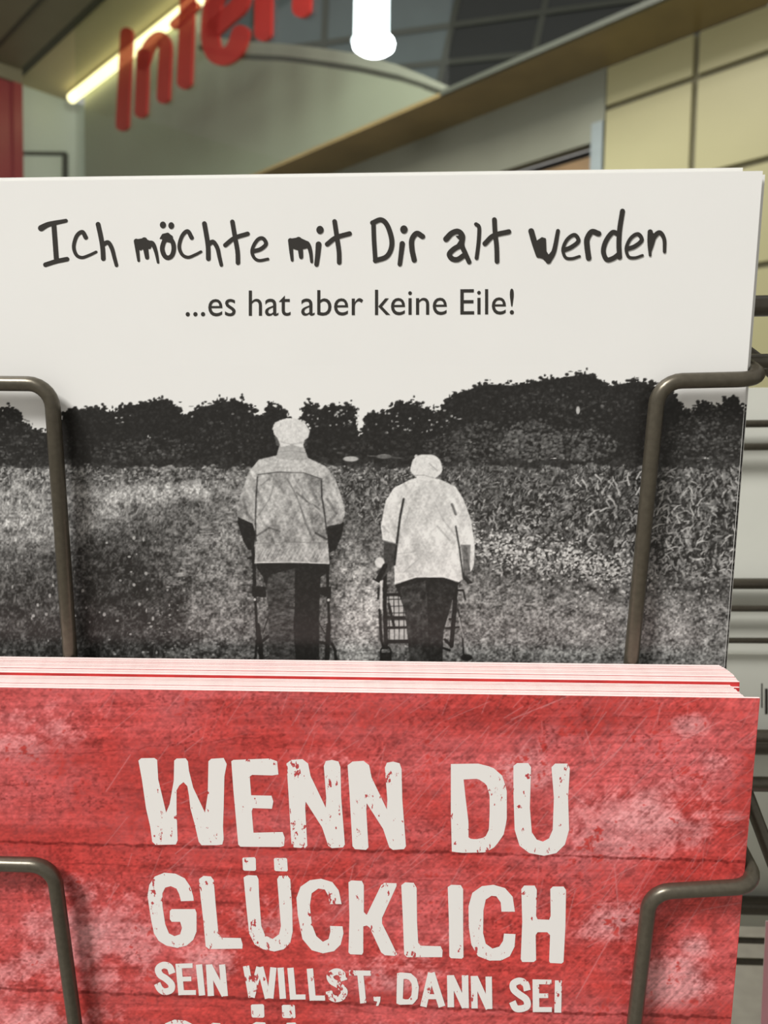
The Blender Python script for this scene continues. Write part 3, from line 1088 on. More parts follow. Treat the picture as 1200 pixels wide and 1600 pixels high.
        C.line(P4(*pts), w, 0.035)
    C.line(P4((150, 930), (150, 1140)), 3.5, 0.85, 0.9)
    C.line(P4((662, 1200), (690, 1330)), 2, 0.8, 0.7)
    for k in range(18):
        t0, t1 = 2 * math.pi * k / 18, 2 * math.pi * (k + 1) / 18
        C.line(P4((180 + 34 * math.cos(t0), 1425 + 36 * math.sin(t0)), (180 + 34 * math.cos(t1), 1425 + 36 * math.sin(t1))), 3, 0.04)
    C.poly(P4((140, 1430), (218, 1430), (218, 1520), (140, 1520)), 0.04)
    C.blob(*z4(710, 1462), 9.5, 5.5, 0.04)
    # trousers
    C.poly(P4((240, 985), (380, 930), (560, 925), (660, 975), (625, 1060), (600, 1150), (560, 1290), (552, 1540), (340, 1540), (328, 1380), (305, 1150)), 0.06)
    sl, m = C.pmask(P4((270, 1000), (440, 960), (455, 1120), (462, 1540), (340, 1540), (318, 1240)))
    C.blend(sl, m * 0.8, (0.14 + 0.42 * (vnoise(*m.shape, 8, 8, 3, 51) - 0.42))[..., None])
    sl, m = C.pmask(P4((470, 960), (650, 980), (600, 1140), (555, 1300), (545, 1540), (478, 1540), (462, 1100)))
    C.blend(sl, m * 0.6, (0.09 + 0.36 * (vnoise(*m.shape, 7, 7, 3, 52) - 0.42))[..., None])
    # hands
    C.poly(P4((168, 700), (250, 715), (236, 850), (195, 900), (150, 960), (120, 900), (165, 840)), 0.2)
    C.blob(*z4(140, 838), 7.5, 8.5, 0.9)
    C.line(P4((175, 860), (130, 950)), 8, 0.05)
    C.poly(P4((672, 760), (700, 920), (755, 972), (720, 980), (690, 945)), 0.1)
    # jacket
    jk = P4((345, 290), (440, 268), (540, 292), (640, 340), (690, 420), (742, 560), (766, 740), (758, 860), (738, 900), (715, 740), (690, 720), (690, 945), (660, 965), (560, 935), (380, 935), (238, 982), (236, 850), (250, 715), (160, 692), (148, 600), (180, 430), (235, 345))
    sl, m = C.pmask(jk)
    C.blend(sl, m, (0.90 + 0.16 * (vnoise(*m.shape, 3, 3, 2, 61) - 0.5) + 0.035 * folds(*m.shape, 73, -0.5) + 0.03 * folds(*m.shape, 74, 0.4) + 0.2 * (vnoise(*m.shape, 30, 30, 2, 62) - 0.5))[..., None])
    sl, m = C.pmask(P4((672, 720), (738, 720), (730, 900), (700, 930)))
    C.blend(sl, m * 0.8, np.array([0.36]))
    for pts, w, v, al in (([(298, 420), (274, 540), (256, 690), (238, 850)], 3.6, 0.07, 0.95), ([(615, 455), (640, 520)], 4, 0.28, 0.8), ([(640, 600), (664, 740), (690, 940)], 2.8, 0.1, 0.9), ([(520, 600), (600, 690)], 3, 0.62, 0.6),
                          ([(500, 440), (560, 560), (630, 650)], 2, 0.62, 0.5), ([(300, 600), (340, 480)], 3, 0.66, 0.5), ([(300, 900), (400, 810)], 2, 0.62, 0.5), ([(260, 780), (420, 760)], 1.6, 0.66, 0.5), ([(240, 970), (380, 932), (560, 930), (660, 960)], 1.6, 1.0, 0.9),
                          ([(160, 600), (200, 640)], 3, 0.6, 0.5), ([(700, 540), (735, 640)], 3, 0.95, 0.5), ([(250, 715), (160, 692)], 2, 0.4, 0.7), ([(380, 940), (450, 938)], 1.6, 0.2, 0.6)):
        C.line(P4(*pts), w, v, al, 1.2)
    # hair
    hp = [(447 + 104 * math.cos(t) * (1 + 0.03 * math.sin(7 * t)), 212 + 88 * math.sin(t) * (1 + 0.04 * math.sin(5 * t))) for t in np.linspace(0, 2 * math.pi, 40, endpoint=False)]
    C.poly(P4(*hp), 0.95)
    for k in range(40):
        x, y = rng.uniform(370, 525), rng.uniform(140, 280)
        C.line(P4((x, y), (x + rng.normal(0, 18), y + rng.uniform(8, 30))), 1.0, rng.choice([0.75, 1.0]), 0.45)
    C.line(P4((465, 185), (520, 235)), 2, 0.62, 0.7)
    C.line(P4((350, 265), (430, 262), (520, 288)), 1.6, 0.6, 0.6)
    C.blob(*z4(380, 140), 2.5, 3, 0.95, 0.9)
    # ink curve: printed black is not quite black; grain
    a[:] = np.clip(a + 0.03 * fn * (a < 0.99), 0.0, 1)
    lin = a ** 1.9
    out_ = 0.017 + (0.86 - 0.017) * lin
    C.a = np.stack([out_, out_ * 0.995 - 0.0010, out_ * 0.975 - 0.002], -1)
    C.a[a > 0.995] = (0.86, 0.86, 0.84)
    return C


# --- the red weathered wood print
def paint_wood():
    C = Canvas(-130, 1060, 1210, 1820, 3)
    H, W = C.h, C.w
    x, y = C.gx, C.gy
    deep, mid_, pale, dark = (np.array(srgb(*c)) for c in ((196, 68, 64), (214, 106, 108), (230, 156, 158), (118, 30, 28)))
    big = vnoise(H, W, 260, 130, 5, 5)
    med = vnoise(H, W, 60, 40, 4, 6)
    fine = vnoise(H, W, 4, 3, 2, 7)
    grain = vnoise(H, W, 120, 5, 4, 8)
    streak = vnoise(H, W, 300, 14, 4, 9)
    t = np.clip((big - 0.36) * 2.0 + (med - 0.5) * 1.0 + (grain - 0.5) * 0.4 + 0.12, 0, 1)[..., None]
    a = deep * (1 - t) + mid_ * t
    def nrm(v):
        return (v - v.mean()) / v.std()
    fN, mN, gN = nrm(fine), nrm(med), nrm(grain)
    scr = nrm(vnoise(H, W, 14, 14, 3, 21))
    # diagonal fibre texture: noise sampled along a slanted direction
    i_, j_ = np.mgrid[0:H, 0:W]
    dn = vnoise(H + W, H + W, 34, 2.6, 3, 22)
    dia = nrm(dn[np.clip(((i_ + j_) * 0.7).astype(int), 0, H + W - 1), np.clip(((j_ - i_) * 0.7 + H * 0.7).astype(int), 0, H + W - 1)])
    # pale worn zones
    pz = np.zeros((H, W))
    for cx, cy, rx, ry, k in ((20, 1140, 160, 60, .7), (120, 1460, 170, 110, .95), (0, 1520, 120, 90, .7), (1010, 1280, 160, 70, .95), (930, 1300, 90, 50, .6), (1120, 1190, 40, 30, .8), (1080, 1130, 45, 28, .9), (1050, 1535, 75, 48, 1.5),
                              (330, 1500, 70, 45, .9), (640, 1500, 140, 70, .7), (960, 1440, 80, 50, .7), (420, 1430, 120, 60, .5), (60, 1590, 150, 40, .8), (1150, 1275, 30, 16, .9), (820, 1210, 90, 50, .6), (600, 1640, 400, 60, .5), (1090, 1480, 40, 25, .9), (700, 1130, 160, 25, .5), (560, 1200, 90, 60, .5), (160, 1120, 120, 30, .5)):
        pz = np.maximum(pz, k * np.clip(1.2 - np.hypot((x - cx) / rx, (y - cy) / ry), 0, 1))
    edge = pz * 1.1 + 0.16 * mN + 0.09 * scr + 0.05 * fN + 0.05 * dia
    pz = np.clip((edge - 0.42) * 1.5, 0, 0.62) + np.clip((edge - 0.95) * 3, 0, 0.3)
    pz = pz[..., None]
    a = a * (1 - pz) + pale * pz
    # saturated deep zones
    for cx, cy, rx, ry, k in ((270, 1230, 220, 80, 1.0), (150, 1190, 140, 40, .6), (700, 1120, 500, 36, .8), (1170, 1260, 45, 140, .8), (1100, 1590, 120, 40, .8), (900, 1380, 200, 40, .6), (60, 1305, 220, 24, .8), (450, 1330, 500, 20, .7), (500, 1560, 700, 18, .7), (930, 1130, 60, 40, .8)):
        e_ = k * np.clip(1.2 - np.hypot((x - cx) / rx, (y - cy) / ry), 0, 1) + 0.16 * scr + 0.12 * mN + 0.08 * fN
        w_ = np.clip((e_ - 0.35) * 1.6, 0, 0.85)[..., None]
        a = a * (1 - w_) + deep * 0.80 * w_
    g = np.clip((0.43 - streak) * 5.0, 0, 1)[..., None] * 0.25
    a = a * (1 - g) + dark * 1.6 * g
    right = np.clip((x - 350) / 500, 0.15, 1)
    a *= (1 + 0.13 * fN + 0.09 * scr + 0.05 * gN + 0.085 * dia * right)[..., None]
    sp = np.clip((vnoise(H, W, 5, 4, 2, 14) - 0.66) * 9, 0, 1) * np.clip((vnoise(H, W, 90, 60, 3, 15) - 0.40) * 5, 0, 1)
    a = a * (1 - 0.6 * sp[..., None]) + dark * 0.6 * sp[..., None]
    C.a = np.clip(a, 0, 1)
    # plank joints and cracks
    def crack(pts, w, al, jit=1.6, col=dark):
        q = []
        for k in range(len(pts) - 1):
            n = max(2, int(abs(pts[k + 1][0] - pts[k][0]) / 9))
            for i in range(n):
                f_ = i / n
                q.append((pts[k][0] + (pts[k + 1][0] - pts[k][0]) * f_, pts[k][1] + (pts[k + 1][1] - pts[k][1]) * f_ + rng.normal(0, jit)))
        for i in range(len(q) - 1):
            C.line([q[i], q[i + 1]], w * rng.uniform(0.5, 1.3), col, al * rng.uniform(0.55, 1), 1.2)
    crack([(-130, 1312), (250, 1322), (600, 1330), (900, 1338), (1200, 1348)], 4.4, 0.85, 0.8)
    crack([(-130, 1344), (150, 1350), (420, 1362)], 2.0, 0.45, 1.0)
    crack([(120, 1348), (330, 1362), (700, 1376), (900, 1384)], 2.0, 0.5, 1.0)
    crack([(-130, 1540), (120, 1550), (420, 1562), (800, 1580), (1200, 1592)], 5.2, 0.85, 1.0)
    crack([(-130, 1560), (300, 1572), (620, 1585)], 2.0, 0.4, 1.0)
    crack([(60, 1165), (85, 1150), (120, 1138), (160, 1136), (220, 1134)], 1.3, 0.7, 0.8)
    crack([(-60, 1174), (60, 1178), (160, 1176), (320, 1158), (420, 1150)], 1.6, 0.6, 1.2)
    crack([(230, 1182), (330, 1160), (480, 1172), (560, 1168)], 1.2, 0.5)
    crack([(700, 1118), (900, 1122), (1080, 1118), (1185, 1132)], 1.5, 0.6)
    crack([(760, 1180), (900, 1178), (1185, 1172)], 1.3, 0.45)
    crack([(900, 1214), (1080, 1216), (1180, 1222)], 1.4, 0.65)
    crack([(1000, 1246), (1060, 1256), (1110, 1250), (1150, 1258)], 1.2, 0.6)
    crack([(880, 1480), (1000, 1476), (1130, 1484)], 1.3, 0.5)
    crack([(-100, 1500), (60, 1510), (200, 1520)], 1.3, 0.45)
    crack([(50, 1105), (240, 1100), (420, 1090)], 1.2, 0.35)
    crack([(640, 1400), (800, 1404), (1170, 1430)], 1.3, 0.4)
    for _ in range(260):
        x0, y0 = rng.uniform(-120, 1150), rng.uniform(1085, 1800)
        L = rng.uniform(20, 140)
        crack([(x0, y0), (x0 + L, y0 + L * 0.02 + rng.normal(0, 3))], rng.uniform(0.7, 1.7), rng.uniform(0.2, 0.6), 0.8)
    for _ in range(420):                                   # pale diagonal scratches
        x0, y0 = rng.uniform(150, 1180), rng.uniform(1080, 1480)
        if x0 < 480 and rng.random() < 0.55:
            continue
        L = rng.uniform(15, 90)
        an = rng.normal(-0.85, 0.3)
        C.line([(x0, y0), (x0 + L * math.cos(an), y0 + L * math.sin(an))], rng.uniform(0.5, 1.1), pale, rng.uniform(0.15, 0.55), 1.0)
    for pts in ([(860, 1280), (960, 1180), (1010, 1120)], [(930, 1190), (915, 1140)], [(960, 1350), (968, 1440)], [(900, 1560), (990, 1400)], [(640, 1300), (560, 1200)], [(880, 1230), (930, 1270), (1010, 1330)]):
        C.line(pts, 1.4, pale, 0.45, 1.2)
    for _ in range(0):
        cx, cy = rng.choice([(1050, 1530), (1120, 1190), (1085, 1130), (330, 1500), (1140, 1275), (1080, 1480), (950, 1450)])
        C.blob(cx + rng.normal(0, 20), cy + rng.normal(0, 14), rng.uniform(3, 10), rng.uniform(2, 6), pale, rng.uniform(0.15, 0.4), 0.9)
    C.a *= 1.02
    return C


# ------------------------------------------------------------------ cards
def card_frame(tr, tl_hint, br_hint, n, w=166.0, h=116.0):
    """corner points of a card on rack plane n, from its seen top-right corner and two points on its edges"""
    TR = at(*tr, n)
    dx = (TR - at(*tl_hint, n)).normalized()
    dy = (at(*br_hint, n) - TR).normalized()
    return TR - dx * (w * MM), dx, dy, w * MM, h * MM


def card_mesh(name, fr_, th, mats, edge_tint=None):
    TL, dx, dy, w, h = fr_
    c = TL + dx * w / 2 + dy * h / 2 - N * th / 2
    f = [TL, TL + dx * w, TL + dx * w + dy * h, TL + dy * h]
    vs = [p - c for p in f] + [p - N * th - c for p in f]
    fs = [(3, 2, 1, 0), (4, 5, 6, 7), (0, 1, 5, 4), (1, 2, 6, 5), (2, 3, 7, 6), (3, 0, 4, 7)]
    me = mesh(name, vs, fs)
    for m in mats:
        me.materials.append(m)
    for p in me.polygons:
        p.material_index = 0 if p.index == 0 else (2 if p.index == 1 else 1)
    return me, c


TH = 0.42 * MM
# white postcards: the front one with print and lettering, two more showing behind it
wf = card_frame((1192, 267), (0, 283), (1132.5, 1037), 0.0)
wme, wc = card_mesh('postcard_sheet', wf, TH, (M_white, M_cream, M_cardback))
pc = link('postcard', wme, None, None, wc)
tag(pc, 'white postcard with black handwritten heading over a monochrome photo of two walkers', 'postcard', 'white postcards in the upper pocket')
rear = []
for dx_, du_, n_, rot_, lab in ((-3.3, 0.75, -0.75, 0.1, 'white postcard whose top edge rises behind the one with the handwritten heading'),
                                (0.95, -0.45, -1.3, 0.0, 'white postcard whose right edge peeks out behind the one with the handwritten heading')):
    o = link('postcard', wme, None, None, wc + X * (dx_ * MM) + U * (du_ * MM) + N * (n_ * MM))
    tag(o, lab, 'postcard', 'white postcards in the upper pocket')
    rear.append(o)

photo = paint_photo()
pg = print_grid('photo_print', photo, wf[0], wf[1], wf[2], wf[3], wf[4], 0.0345, 0.103, 1060, 480, 0.02 * MM, M_photo, pc)

for o in rear:
    q = pg.copy()
    COL.objects.link(q)
    q.parent = o


def on_white(px, py):
    return at(px, py, 0.05)


# handwritten heading
hw = Flat()
hw.lift = 6e-8


def hz(z, ox, oy):
    return lambda *pts: [(ox + x / z, oy + y / z) for x, y in pts]


A = hz(4.615, 40, 320)
k1 = 1 / 4.615
hw.stroke(A((112, 168), (170, 140), (290, 115)), 46 * k1, w2=28 * k1)
hw.stroke(A((203, 140), (212, 260), (222, 400)), 36 * k1)
hw.stroke(A((143, 432), (220, 408), (298, 392)), 34 * k1)
hw.stroke(A((434, 236), (408, 196), (368, 225), (347, 300), (365, 360), (405, 380), (455, 365), (508, 340)), 32 * k1, w2=20 * k1)
hw.stroke(A((522, 140), (542, 230), (555, 310), (560, 388)), 34 * k1)
hw.stroke(A((560, 285), (595, 272), (622, 315), (640, 380), (655, 436)), 34 * k1, w2=26 * k1)
hw.stroke(A((798, 262), (806, 330), (815, 402)), 36 * k1, w2=20 * k1)
hw.stroke(A((856, 256), (866, 320), (876, 380)), 44 * k1, w2=30 * k1)
hw.stroke(A((880, 282), (915, 280), (940, 340), (955, 415)), 42 * k1, w2=18 * k1)
hw.poly(A((790, 250), (850, 240), (925, 270), (900, 318), (850, 318), (828, 330), (800, 310)))
hw.stroke(A((1025, 218), (1060, 270), (1068, 320), (1055, 365), (1027, 382), (1000, 365), (985, 315), (1000, 260), (1025, 222)), 33 * k1)
hw.poly(A((965, 245), (985, 210), (1025, 200), (1060, 225), (1070, 280), (1045, 275), (1020, 268), (1000, 282), (985, 270), (985, 248)))
hw.disc(A((990, 145))[0], 22 * k1, 25 * k1)
hw.disc(A((1050, 150))[0], 21 * k1, 25 * k1)
A = hz(4.0, 260, 320)
k1 = 0.25
hw.stroke(A((158, 206), (132, 165), (98, 195), (80, 260), (98, 310), (135, 328), (180, 312), (216, 293)), 27 * k1, w2=17 * k1)
hw.stroke(A((237, 117), (250, 190), (260, 260), (262, 337)), 29 * k1)
hw.stroke(A((265, 245), (292, 232), (318, 270), (332, 330), (343, 376)), 30 * k1, w2=22 * k1)
hw.stroke(A((412, 106), (428, 200), (444, 290), (447, 362)), 28 * k1)
hw.stroke(A((368, 252), (425, 208), (507, 181)), 28 * k1)
hw.stroke(A((545, 290), (590, 276), (622, 245), (606, 212), (578, 212), (550, 245), (535, 290), (548, 330), (580, 348), (634, 339)), 27 * k1, w2=18 * k1)
hw.stroke(A((775, 223), (780, 290), (786, 346)), 30 * k1, w2=18 * k1)
hw.stroke(A((826, 220), (836, 270), (842, 326)), 40 * k1, w2=26 * k1)
hw.stroke(A((852, 240), (882, 245), (900, 292), (908, 356)), 36 * k1, w2=18 * k1)
hw.poly(A((766, 213), (830, 203), (892, 232), (878, 272), (822, 284), (790, 274)))
hw.stroke(A((951, 247), (946, 310), (938, 373)), 36 * k1, w2=28 * k1)
hw.disc(A((960, 157))[0], 23 * k1, 26 * k1)
hw.stroke(A((1051, 104), (1065, 200), (1078, 290), (1080, 360)), 29 * k1)
hw.stroke(A((1005, 246), (1060, 205), (1144, 180)), 30 * k1)
A = hz(4.615, 560, 320)
k1 = 1 / 4.615
hw.stroke(A((108, 125), (112, 250), (122, 402)), 32 * k1)
hw.stroke(A((102, 130), (162, 108), (206, 145), (238, 240), (236, 315), (200, 375), (122, 402)), 36 * k1)
hw.stroke(A((316, 280), (308, 350), (298, 428)), 38 * k1, w2=32 * k1)
hw.disc(A((328, 178))[0], 27 * k1, 30 * k1)
hw.stroke(A((402, 398), (386, 320), (386, 250), (420, 206), (462, 228)), 38 * k1)
hw.stroke(A((632, 247), (672, 206), (718, 192), (750, 225), (746, 290), (768, 345), (798, 412)), 42 * k1, w2=34 * k1)
hw.stroke(A((742, 290), (690, 318), (656, 355), (675, 388), (715, 394), (760, 365)), 38 * k1)
hw.poly(A((700, 225), (760, 215), (765, 300), (720, 320), (700, 300), (728, 255)))
hw.stroke(A((848, 140), (870, 165), (866, 270), (852, 384)), 28 * k1, w2=28 * k1)
hw.stroke(A((980, 107), (985, 200), (996, 300), (999, 408)), 34 * k1)
hw.stroke(A((912, 280), (975, 222), (1084, 194)), 36 * k1)
A = hz(4.615, 800, 310)
hw.stroke(A((138, 236), (162, 320), (192, 408)), 42 * k1)
hw.poly(A((170, 310), (215, 279), (244, 288), (248, 380), (264, 405), (296, 365), (285, 450), (262, 472), (240, 455), (222, 436), (185, 425)))
hw.stroke(A((262, 452), (302, 380), (331, 234)), 40 * k1, w2=28 * k1)
hw.stroke(A((378, 372), (430, 350), (478, 308), (458, 266), (425, 272), (388, 310), (367, 370), (385, 425), (430, 434), (486, 418)), 33 * k1, w2=20 * k1)
hw.stroke(A((552, 430), (541, 350), (541, 292), (575, 241), (624, 254)), 40 * k1)
hw.stroke(A((796, 92), (776, 220), (770, 330), (775, 424)), 36 * k1)
hw.stroke(A((762, 256), (724, 246), (678, 305), (658, 380), (682, 440), (728, 432), (770, 402)), 35 * k1)
hw.stroke(A((833, 364), (886, 345), (934, 302), (914, 260), (880, 266), (844, 304), (823, 364), (840, 420), (888, 428), (940, 411)), 33 * k1, w2=20 * k1)
hw.stroke(A((996, 242), (990, 320), (995, 410)), 38 * k1, w2=20 * k1)
hw.stroke(A((1004, 300), (1060, 246), (1096, 292), (1099, 384)), 38 * k1, w2=24 * k1)
hw.poly(A((984, 232), (1030, 256), (1040, 280), (1018, 350), (996, 410), (985, 330)))
hw.build('heading_lettering', on_white, M_ink, pc, N)

# small printed line set in a plain sans type
cu = bpy.data.curves.new('subtitle', 'FONT')
cu.body = '...es hat aber keine Eile!'
cu.size = 1.0
cu.resolution_u = 4
to = bpy.data.objects.new('subtitle', cu)
COL.objects.link(to)
dg = bpy.context.evaluated_depsgraph_get()
tm = bpy.data.meshes.new_from_object(to.evaluated_get(dg))
bpy.data.objects.remove(to)
co = np.array([v.co[:] for v in tm.vertices])
mnx, mxx, mxy = co[:, 0].min(), co[:, 0].max(), co[:, 1].max()
for v in tm.vertices:
    px = 290 + (v.co.x - mnx) / (mxx - mnx) * (803 - 290)
    py = 494 - (px - 290) * 0.006 - v.co.y / mxy * 40.0
    v.co = on_white(px, py) - pc.location
tm.materials.clear()
so = link('subtitle_lettering', tm, M_ink)
so.parent = pc

# red postcards: a packed stack in the lower pocket
NR = 19.3
NB = 4.7
rf = card_frame((1187.5, 1091), (0, 1074), (1142, 1600), NR)
rme, rc = card_mesh('red_postcard_sheet', rf, 0.475 * MM, (M_redback, M_pinkedge, M_cardback))
ncard = 26
pitch = (NR - NB - 0.42) / (ncard - 1)
front = None
for k in range(ncard):
    n_ = -k * pitch
    if k == 0:
        off = (0, 0)
    elif k < 11:
        f_ = (k - 1) / 9
        off = (-2.6 - 1.1 * f_ ** 1.5 + rng.normal(0, 0.05), rng.normal(-0.10, 0.03))
        if k == 10:
            off = (-3.7, -0.55)
    elif k == 11:
        off = (-1.35, -1.0)
    else:
        f_ = (k - 12) / (ncard - 13)
        off = (-1.3 + 0.2 * f_ - 1.5 * max(0, f_ - 0.4) ** 1.3 * 1.6 + rng.normal(0, 0.05), rng.normal(-0.12, 0.03))
    p = rc + X * (off[0] * MM) + U * (off[1] * MM) + N * (n_ * MM)
    o = link('postcard', rme, None, None, p)
    if k == 0:
        front = o
        tag(o, 'red weathered wood postcard with large white distressed lettering, frontmost of its stack', 'postcard', 'red postcards in the lower pocket')
    elif k == 11:
        tag(o, 'red postcard sunk a little lower in the stack, showing a thin red strip', 'postcard', 'red postcards in the lower pocket')
    elif k == ncard - 1:
        tag(o, 'rearmost red postcard of the stack, its pink edge against the monochrome photo', 'postcard', 'red postcards in the lower pocket')
    elif k < 11:
        tag(o, 'red postcard showing only its pink top edge, packed in front of the lower-set card', 'postcard', 'red postcards in the lower pocket')
    else:
        tag(o, 'red postcard showing only its pink top edge, packed behind the lower-set card', 'postcard', 'red postcards in the lower pocket')
wood = paint_wood()
print_grid('wood_print', wood, rf[0], rf[1], rf[2], rf[3], rf[4], 0.0, 0.0866, 860, 500, 0.02 * MM, M_redprint, front)


def on_red(px, py):
    return at(px, py, NR + 0.05)


rl = Flat()
rl.lift = 2e-7
A = hz(4.615, 200, 1170)
rl.poly(A((75, 85), (95, 68), (190, 66), (210, 80), (218, 220), (275, 460), (300, 400), (330, 230), (333, 85), (350, 70), (415, 68), (432, 90), (440, 160), (470, 280), (555, 460), (575, 330), (580, 90), (600, 72), (690, 66), (712, 110),
          (695, 200), (690, 420), (685, 560), (690, 650), (680, 690), (640, 695), (530, 695), (510, 670), (480, 540), (450, 430), (440, 340), (428, 270), (400, 240), (370, 265), (350, 300), (350, 440), (358, 660), (345, 690), (200, 693), (175, 670), (160, 560), (130, 430), (100, 220)))
rl.poly(A((745, 90), (760, 80), (1020, 70), (1075, 90), (1085, 185), (1040, 192), (895, 188), (878, 200), (888, 335), (1035, 338), (1048, 380), (1038, 432), (900, 428), (892, 450), (905, 605), (1115, 600), (1130, 640), (1125, 700), (1100, 708), (810, 706), (795, 690), (760, 300)))
A = hz(2.609, 440, 1170)
Np = [(20, 60), (40, 45), (85, 42), (108, 60), (118, 110), (180, 240), (182, 200), (172, 70), (180, 50), (205, 45), (232, 52), (240, 75), (243, 200), (258, 390), (250, 402), (205, 405), (190, 395), (165, 320), (98, 215), (96, 240), (105, 395), (95, 405), (50, 402), (40, 390), (28, 180)]
rl.poly(A(*Np))
rl.poly(A(*[(x + 249, y + 7) for x, y in Np]))
rl.ring(A((690, 62), (800, 60), (860, 75), (900, 110), (918, 170), (918, 290), (905, 350), (870, 400), (830, 422), (740, 424), (694, 420), (690, 260)), A((742, 125), (800, 122), (835, 145), (848, 190), (848, 260), (845, 330), (830, 360), (800, 368), (780, 368), (762, 365), (762, 300), (750, 200)))
rl.poly(A((945, 70), (960, 58), (1005, 58), (1017, 75), (1012, 240), (1020, 340), (1040, 370), (1065, 378), (1090, 365), (1105, 330), (1110, 200), (1100, 75), (1115, 60), (1165, 60), (1175, 80), (1168, 200), (1172, 330), (1155, 390), (1120, 425), (1070, 436), (1010, 425), (970, 395), (950, 330), (945, 180)))
A = hz(3.4286, 210, 1330)
B = hz(3.3333, 540, 1350)
row2 = [
    A((318, 265), (250, 268), (240, 230), (225, 200), (195, 187), (165, 195), (150, 225), (150, 290), (165, 390), (185, 440), (215, 455), (245, 445), (255, 410), (245, 378), (200, 378), (190, 365), (190, 320), (200, 310), (325, 310), (333, 330), (333, 430), (315, 475), (280, 505), (230, 518), (170, 505), (130, 480), (105, 440), (90, 370), (70, 240), (80, 180), (110, 135), (160, 115), (220, 120), (270, 145), (300, 190), (315, 240)),
    A((345, 150), (370, 132), (410, 135), (425, 155), (435, 280), (450, 440), (465, 463), (570, 465), (580, 500), (578, 522), (400, 524), (382, 510), (370, 380), (355, 250)),
    A((585, 140), (605, 128), (655, 130), (665, 150), (668, 240), (680, 400), (700, 450), (740, 470), (775, 445), (785, 400), (765, 150), (775, 132), (820, 130), (835, 150), (845, 300), (848, 430), (835, 490), (800, 525), (750, 537), (690, 525), (645, 500), (615, 440), (600, 300)),
    A((578, 40), (583, 34), (643, 32), (650, 40), (652, 98), (645, 105), (588, 104), (582, 98)),
    A((747, 42), (753, 36), (812, 36), (818, 42), (822, 102), (816, 108), (757, 106), (750, 100)),
    A((1110, 283), (1045, 283), (1040, 240), (1020, 205), (985, 200), (950, 225), (940, 290), (950, 390), (975, 455), (1010, 485), (1040, 470), (1050, 430), (1048, 400), (1115, 402), (1120, 440), (1105, 500), (1070, 535), (1010, 547), (950, 530), (900, 470), (875, 340), (868, 250), (890, 190), (940, 155), (1000, 147), (1060, 165), (1095, 210)),
    B((15, 95), (30, 85), (85, 88), (95, 110), (95, 250), (110, 265), (185, 110), (200, 98), (265, 100), (265, 115), (190, 280), (190, 310), (225, 380), (268, 470), (255, 478), (205, 475), (185, 460), (125, 330), (110, 320), (92, 325), (92, 460), (85, 472), (25, 470), (15, 460), (20, 280)),
    B((290, 110), (310, 95), (355, 98), (370, 125), (372, 300), (378, 410), (390, 425), (495, 428), (505, 450), (503, 485), (320, 485), (305, 470), (298, 280)),
    B((532, 120), (550, 108), (600, 110), (612, 130), (612, 320), (614, 485), (605, 493), (548, 490), (540, 480), (538, 300)),
    B((882, 248), (812, 248), (808, 200), (785, 168), (760, 165), (730, 185), (718, 240), (716, 360), (730, 415), (765, 440), (800, 430), (820, 400), (825, 362), (885, 365), (880, 430), (855, 480), (810, 502), (750, 503), (690, 480), (655, 420), (642, 330), (640, 220), (660, 150), (710, 115), (770, 108), (830, 125), (870, 170)),
    B((915, 130), (930, 112), (985, 112), (996, 135), (992, 270), (1000, 288), (1060, 290), (1068, 270), (1066, 130), (1080, 117), (1135, 117), (1148, 135), (1145, 320), (1135, 510), (1125, 518), (1065, 515), (1060, 505), (1065, 370), (1050, 355), (1000, 355), (990, 370), (992, 500), (980, 510), (920, 510), (912, 495), (920, 300)),
]
for q in row2:
    rl.poly(q)
    rl.poly([(x + 13 - (x - 400) * 0.02, y + 229.5) for x, y in q])
kA, kB = 1 / 3.4286, 1 / 3.3333


def bar(fn, k, a_, b_, w):
    (xa, ya), (xb, yb) = fn(a_, b_)
    rl.stroke([(xa, ya), (xb, yb)], w * k, smooth=False, cap='flat')


def spath(fn, k, pts, w):
    rl.stroke(fn(*pts), w * k, cap='flat')


spath(A, kA, [(203, 655), (188, 620), (155, 610), (128, 630), (138, 662), (168, 682), (198, 712), (195, 742), (162, 752), (138, 738), (122, 708)], 36)
for a_, b_, w in (((236, 603), (252, 770), 32), ((222, 615), (312, 612), 25), ((245, 685), (305, 683), 25), ((240, 757), (330, 756), 26),
                  ((346, 606), (363, 772), 34), ((400, 606), (410, 775), 34), ((400, 612), (484, 772), 34), ((470, 606), (485, 776), 33),
                  ((598, 614), (628, 782), 34), ((628, 782), (670, 620), 34), ((674, 620), (716, 788), 34), ((728, 788), (745, 622), 34),
                  ((783, 623), (796, 790), 34), ((836, 624), (851, 794), 34), ((838, 781), (917, 780), 27), ((940, 628), (956, 799), 34), ((942, 786), (1022, 786), 27)):
    bar(A, kA, a_, b_, w)
spath(A, kA, [(1124, 692), (1110, 655), (1078, 645), (1048, 665), (1058, 695), (1095, 718), (1124, 748), (1112, 780), (1078, 790), (1050, 775), (1042, 748)], 36)
for a_, b_, w in (((18, 566), (132, 568), 27), ((75, 556), (92, 724), 32), ((405, 742), (446, 566), 34), ((446, 566), (502, 742), 36), ((425, 690), (488, 690), 26), ((545, 578), (548, 745), 34), ((548, 584), (622, 745), 34), ((622, 578), (625, 750), 34),
                  ((668, 582), (672, 751), 33), ((672, 588), (746, 752), 34), ((745, 585), (748, 754), 33), ((990, 600), (992, 770), 34), ((975, 612), (1072, 614), 25), ((990, 685), (1055, 685), 24), ((980, 757), (1074, 757), 26), ((1108, 605), (1105, 773), 36)):
    bar(B, kB, a_, b_, w)
rl.poly(B((145, 690), (182, 690), (180, 715), (170, 738), (158, 738), (165, 715), (147, 712)))
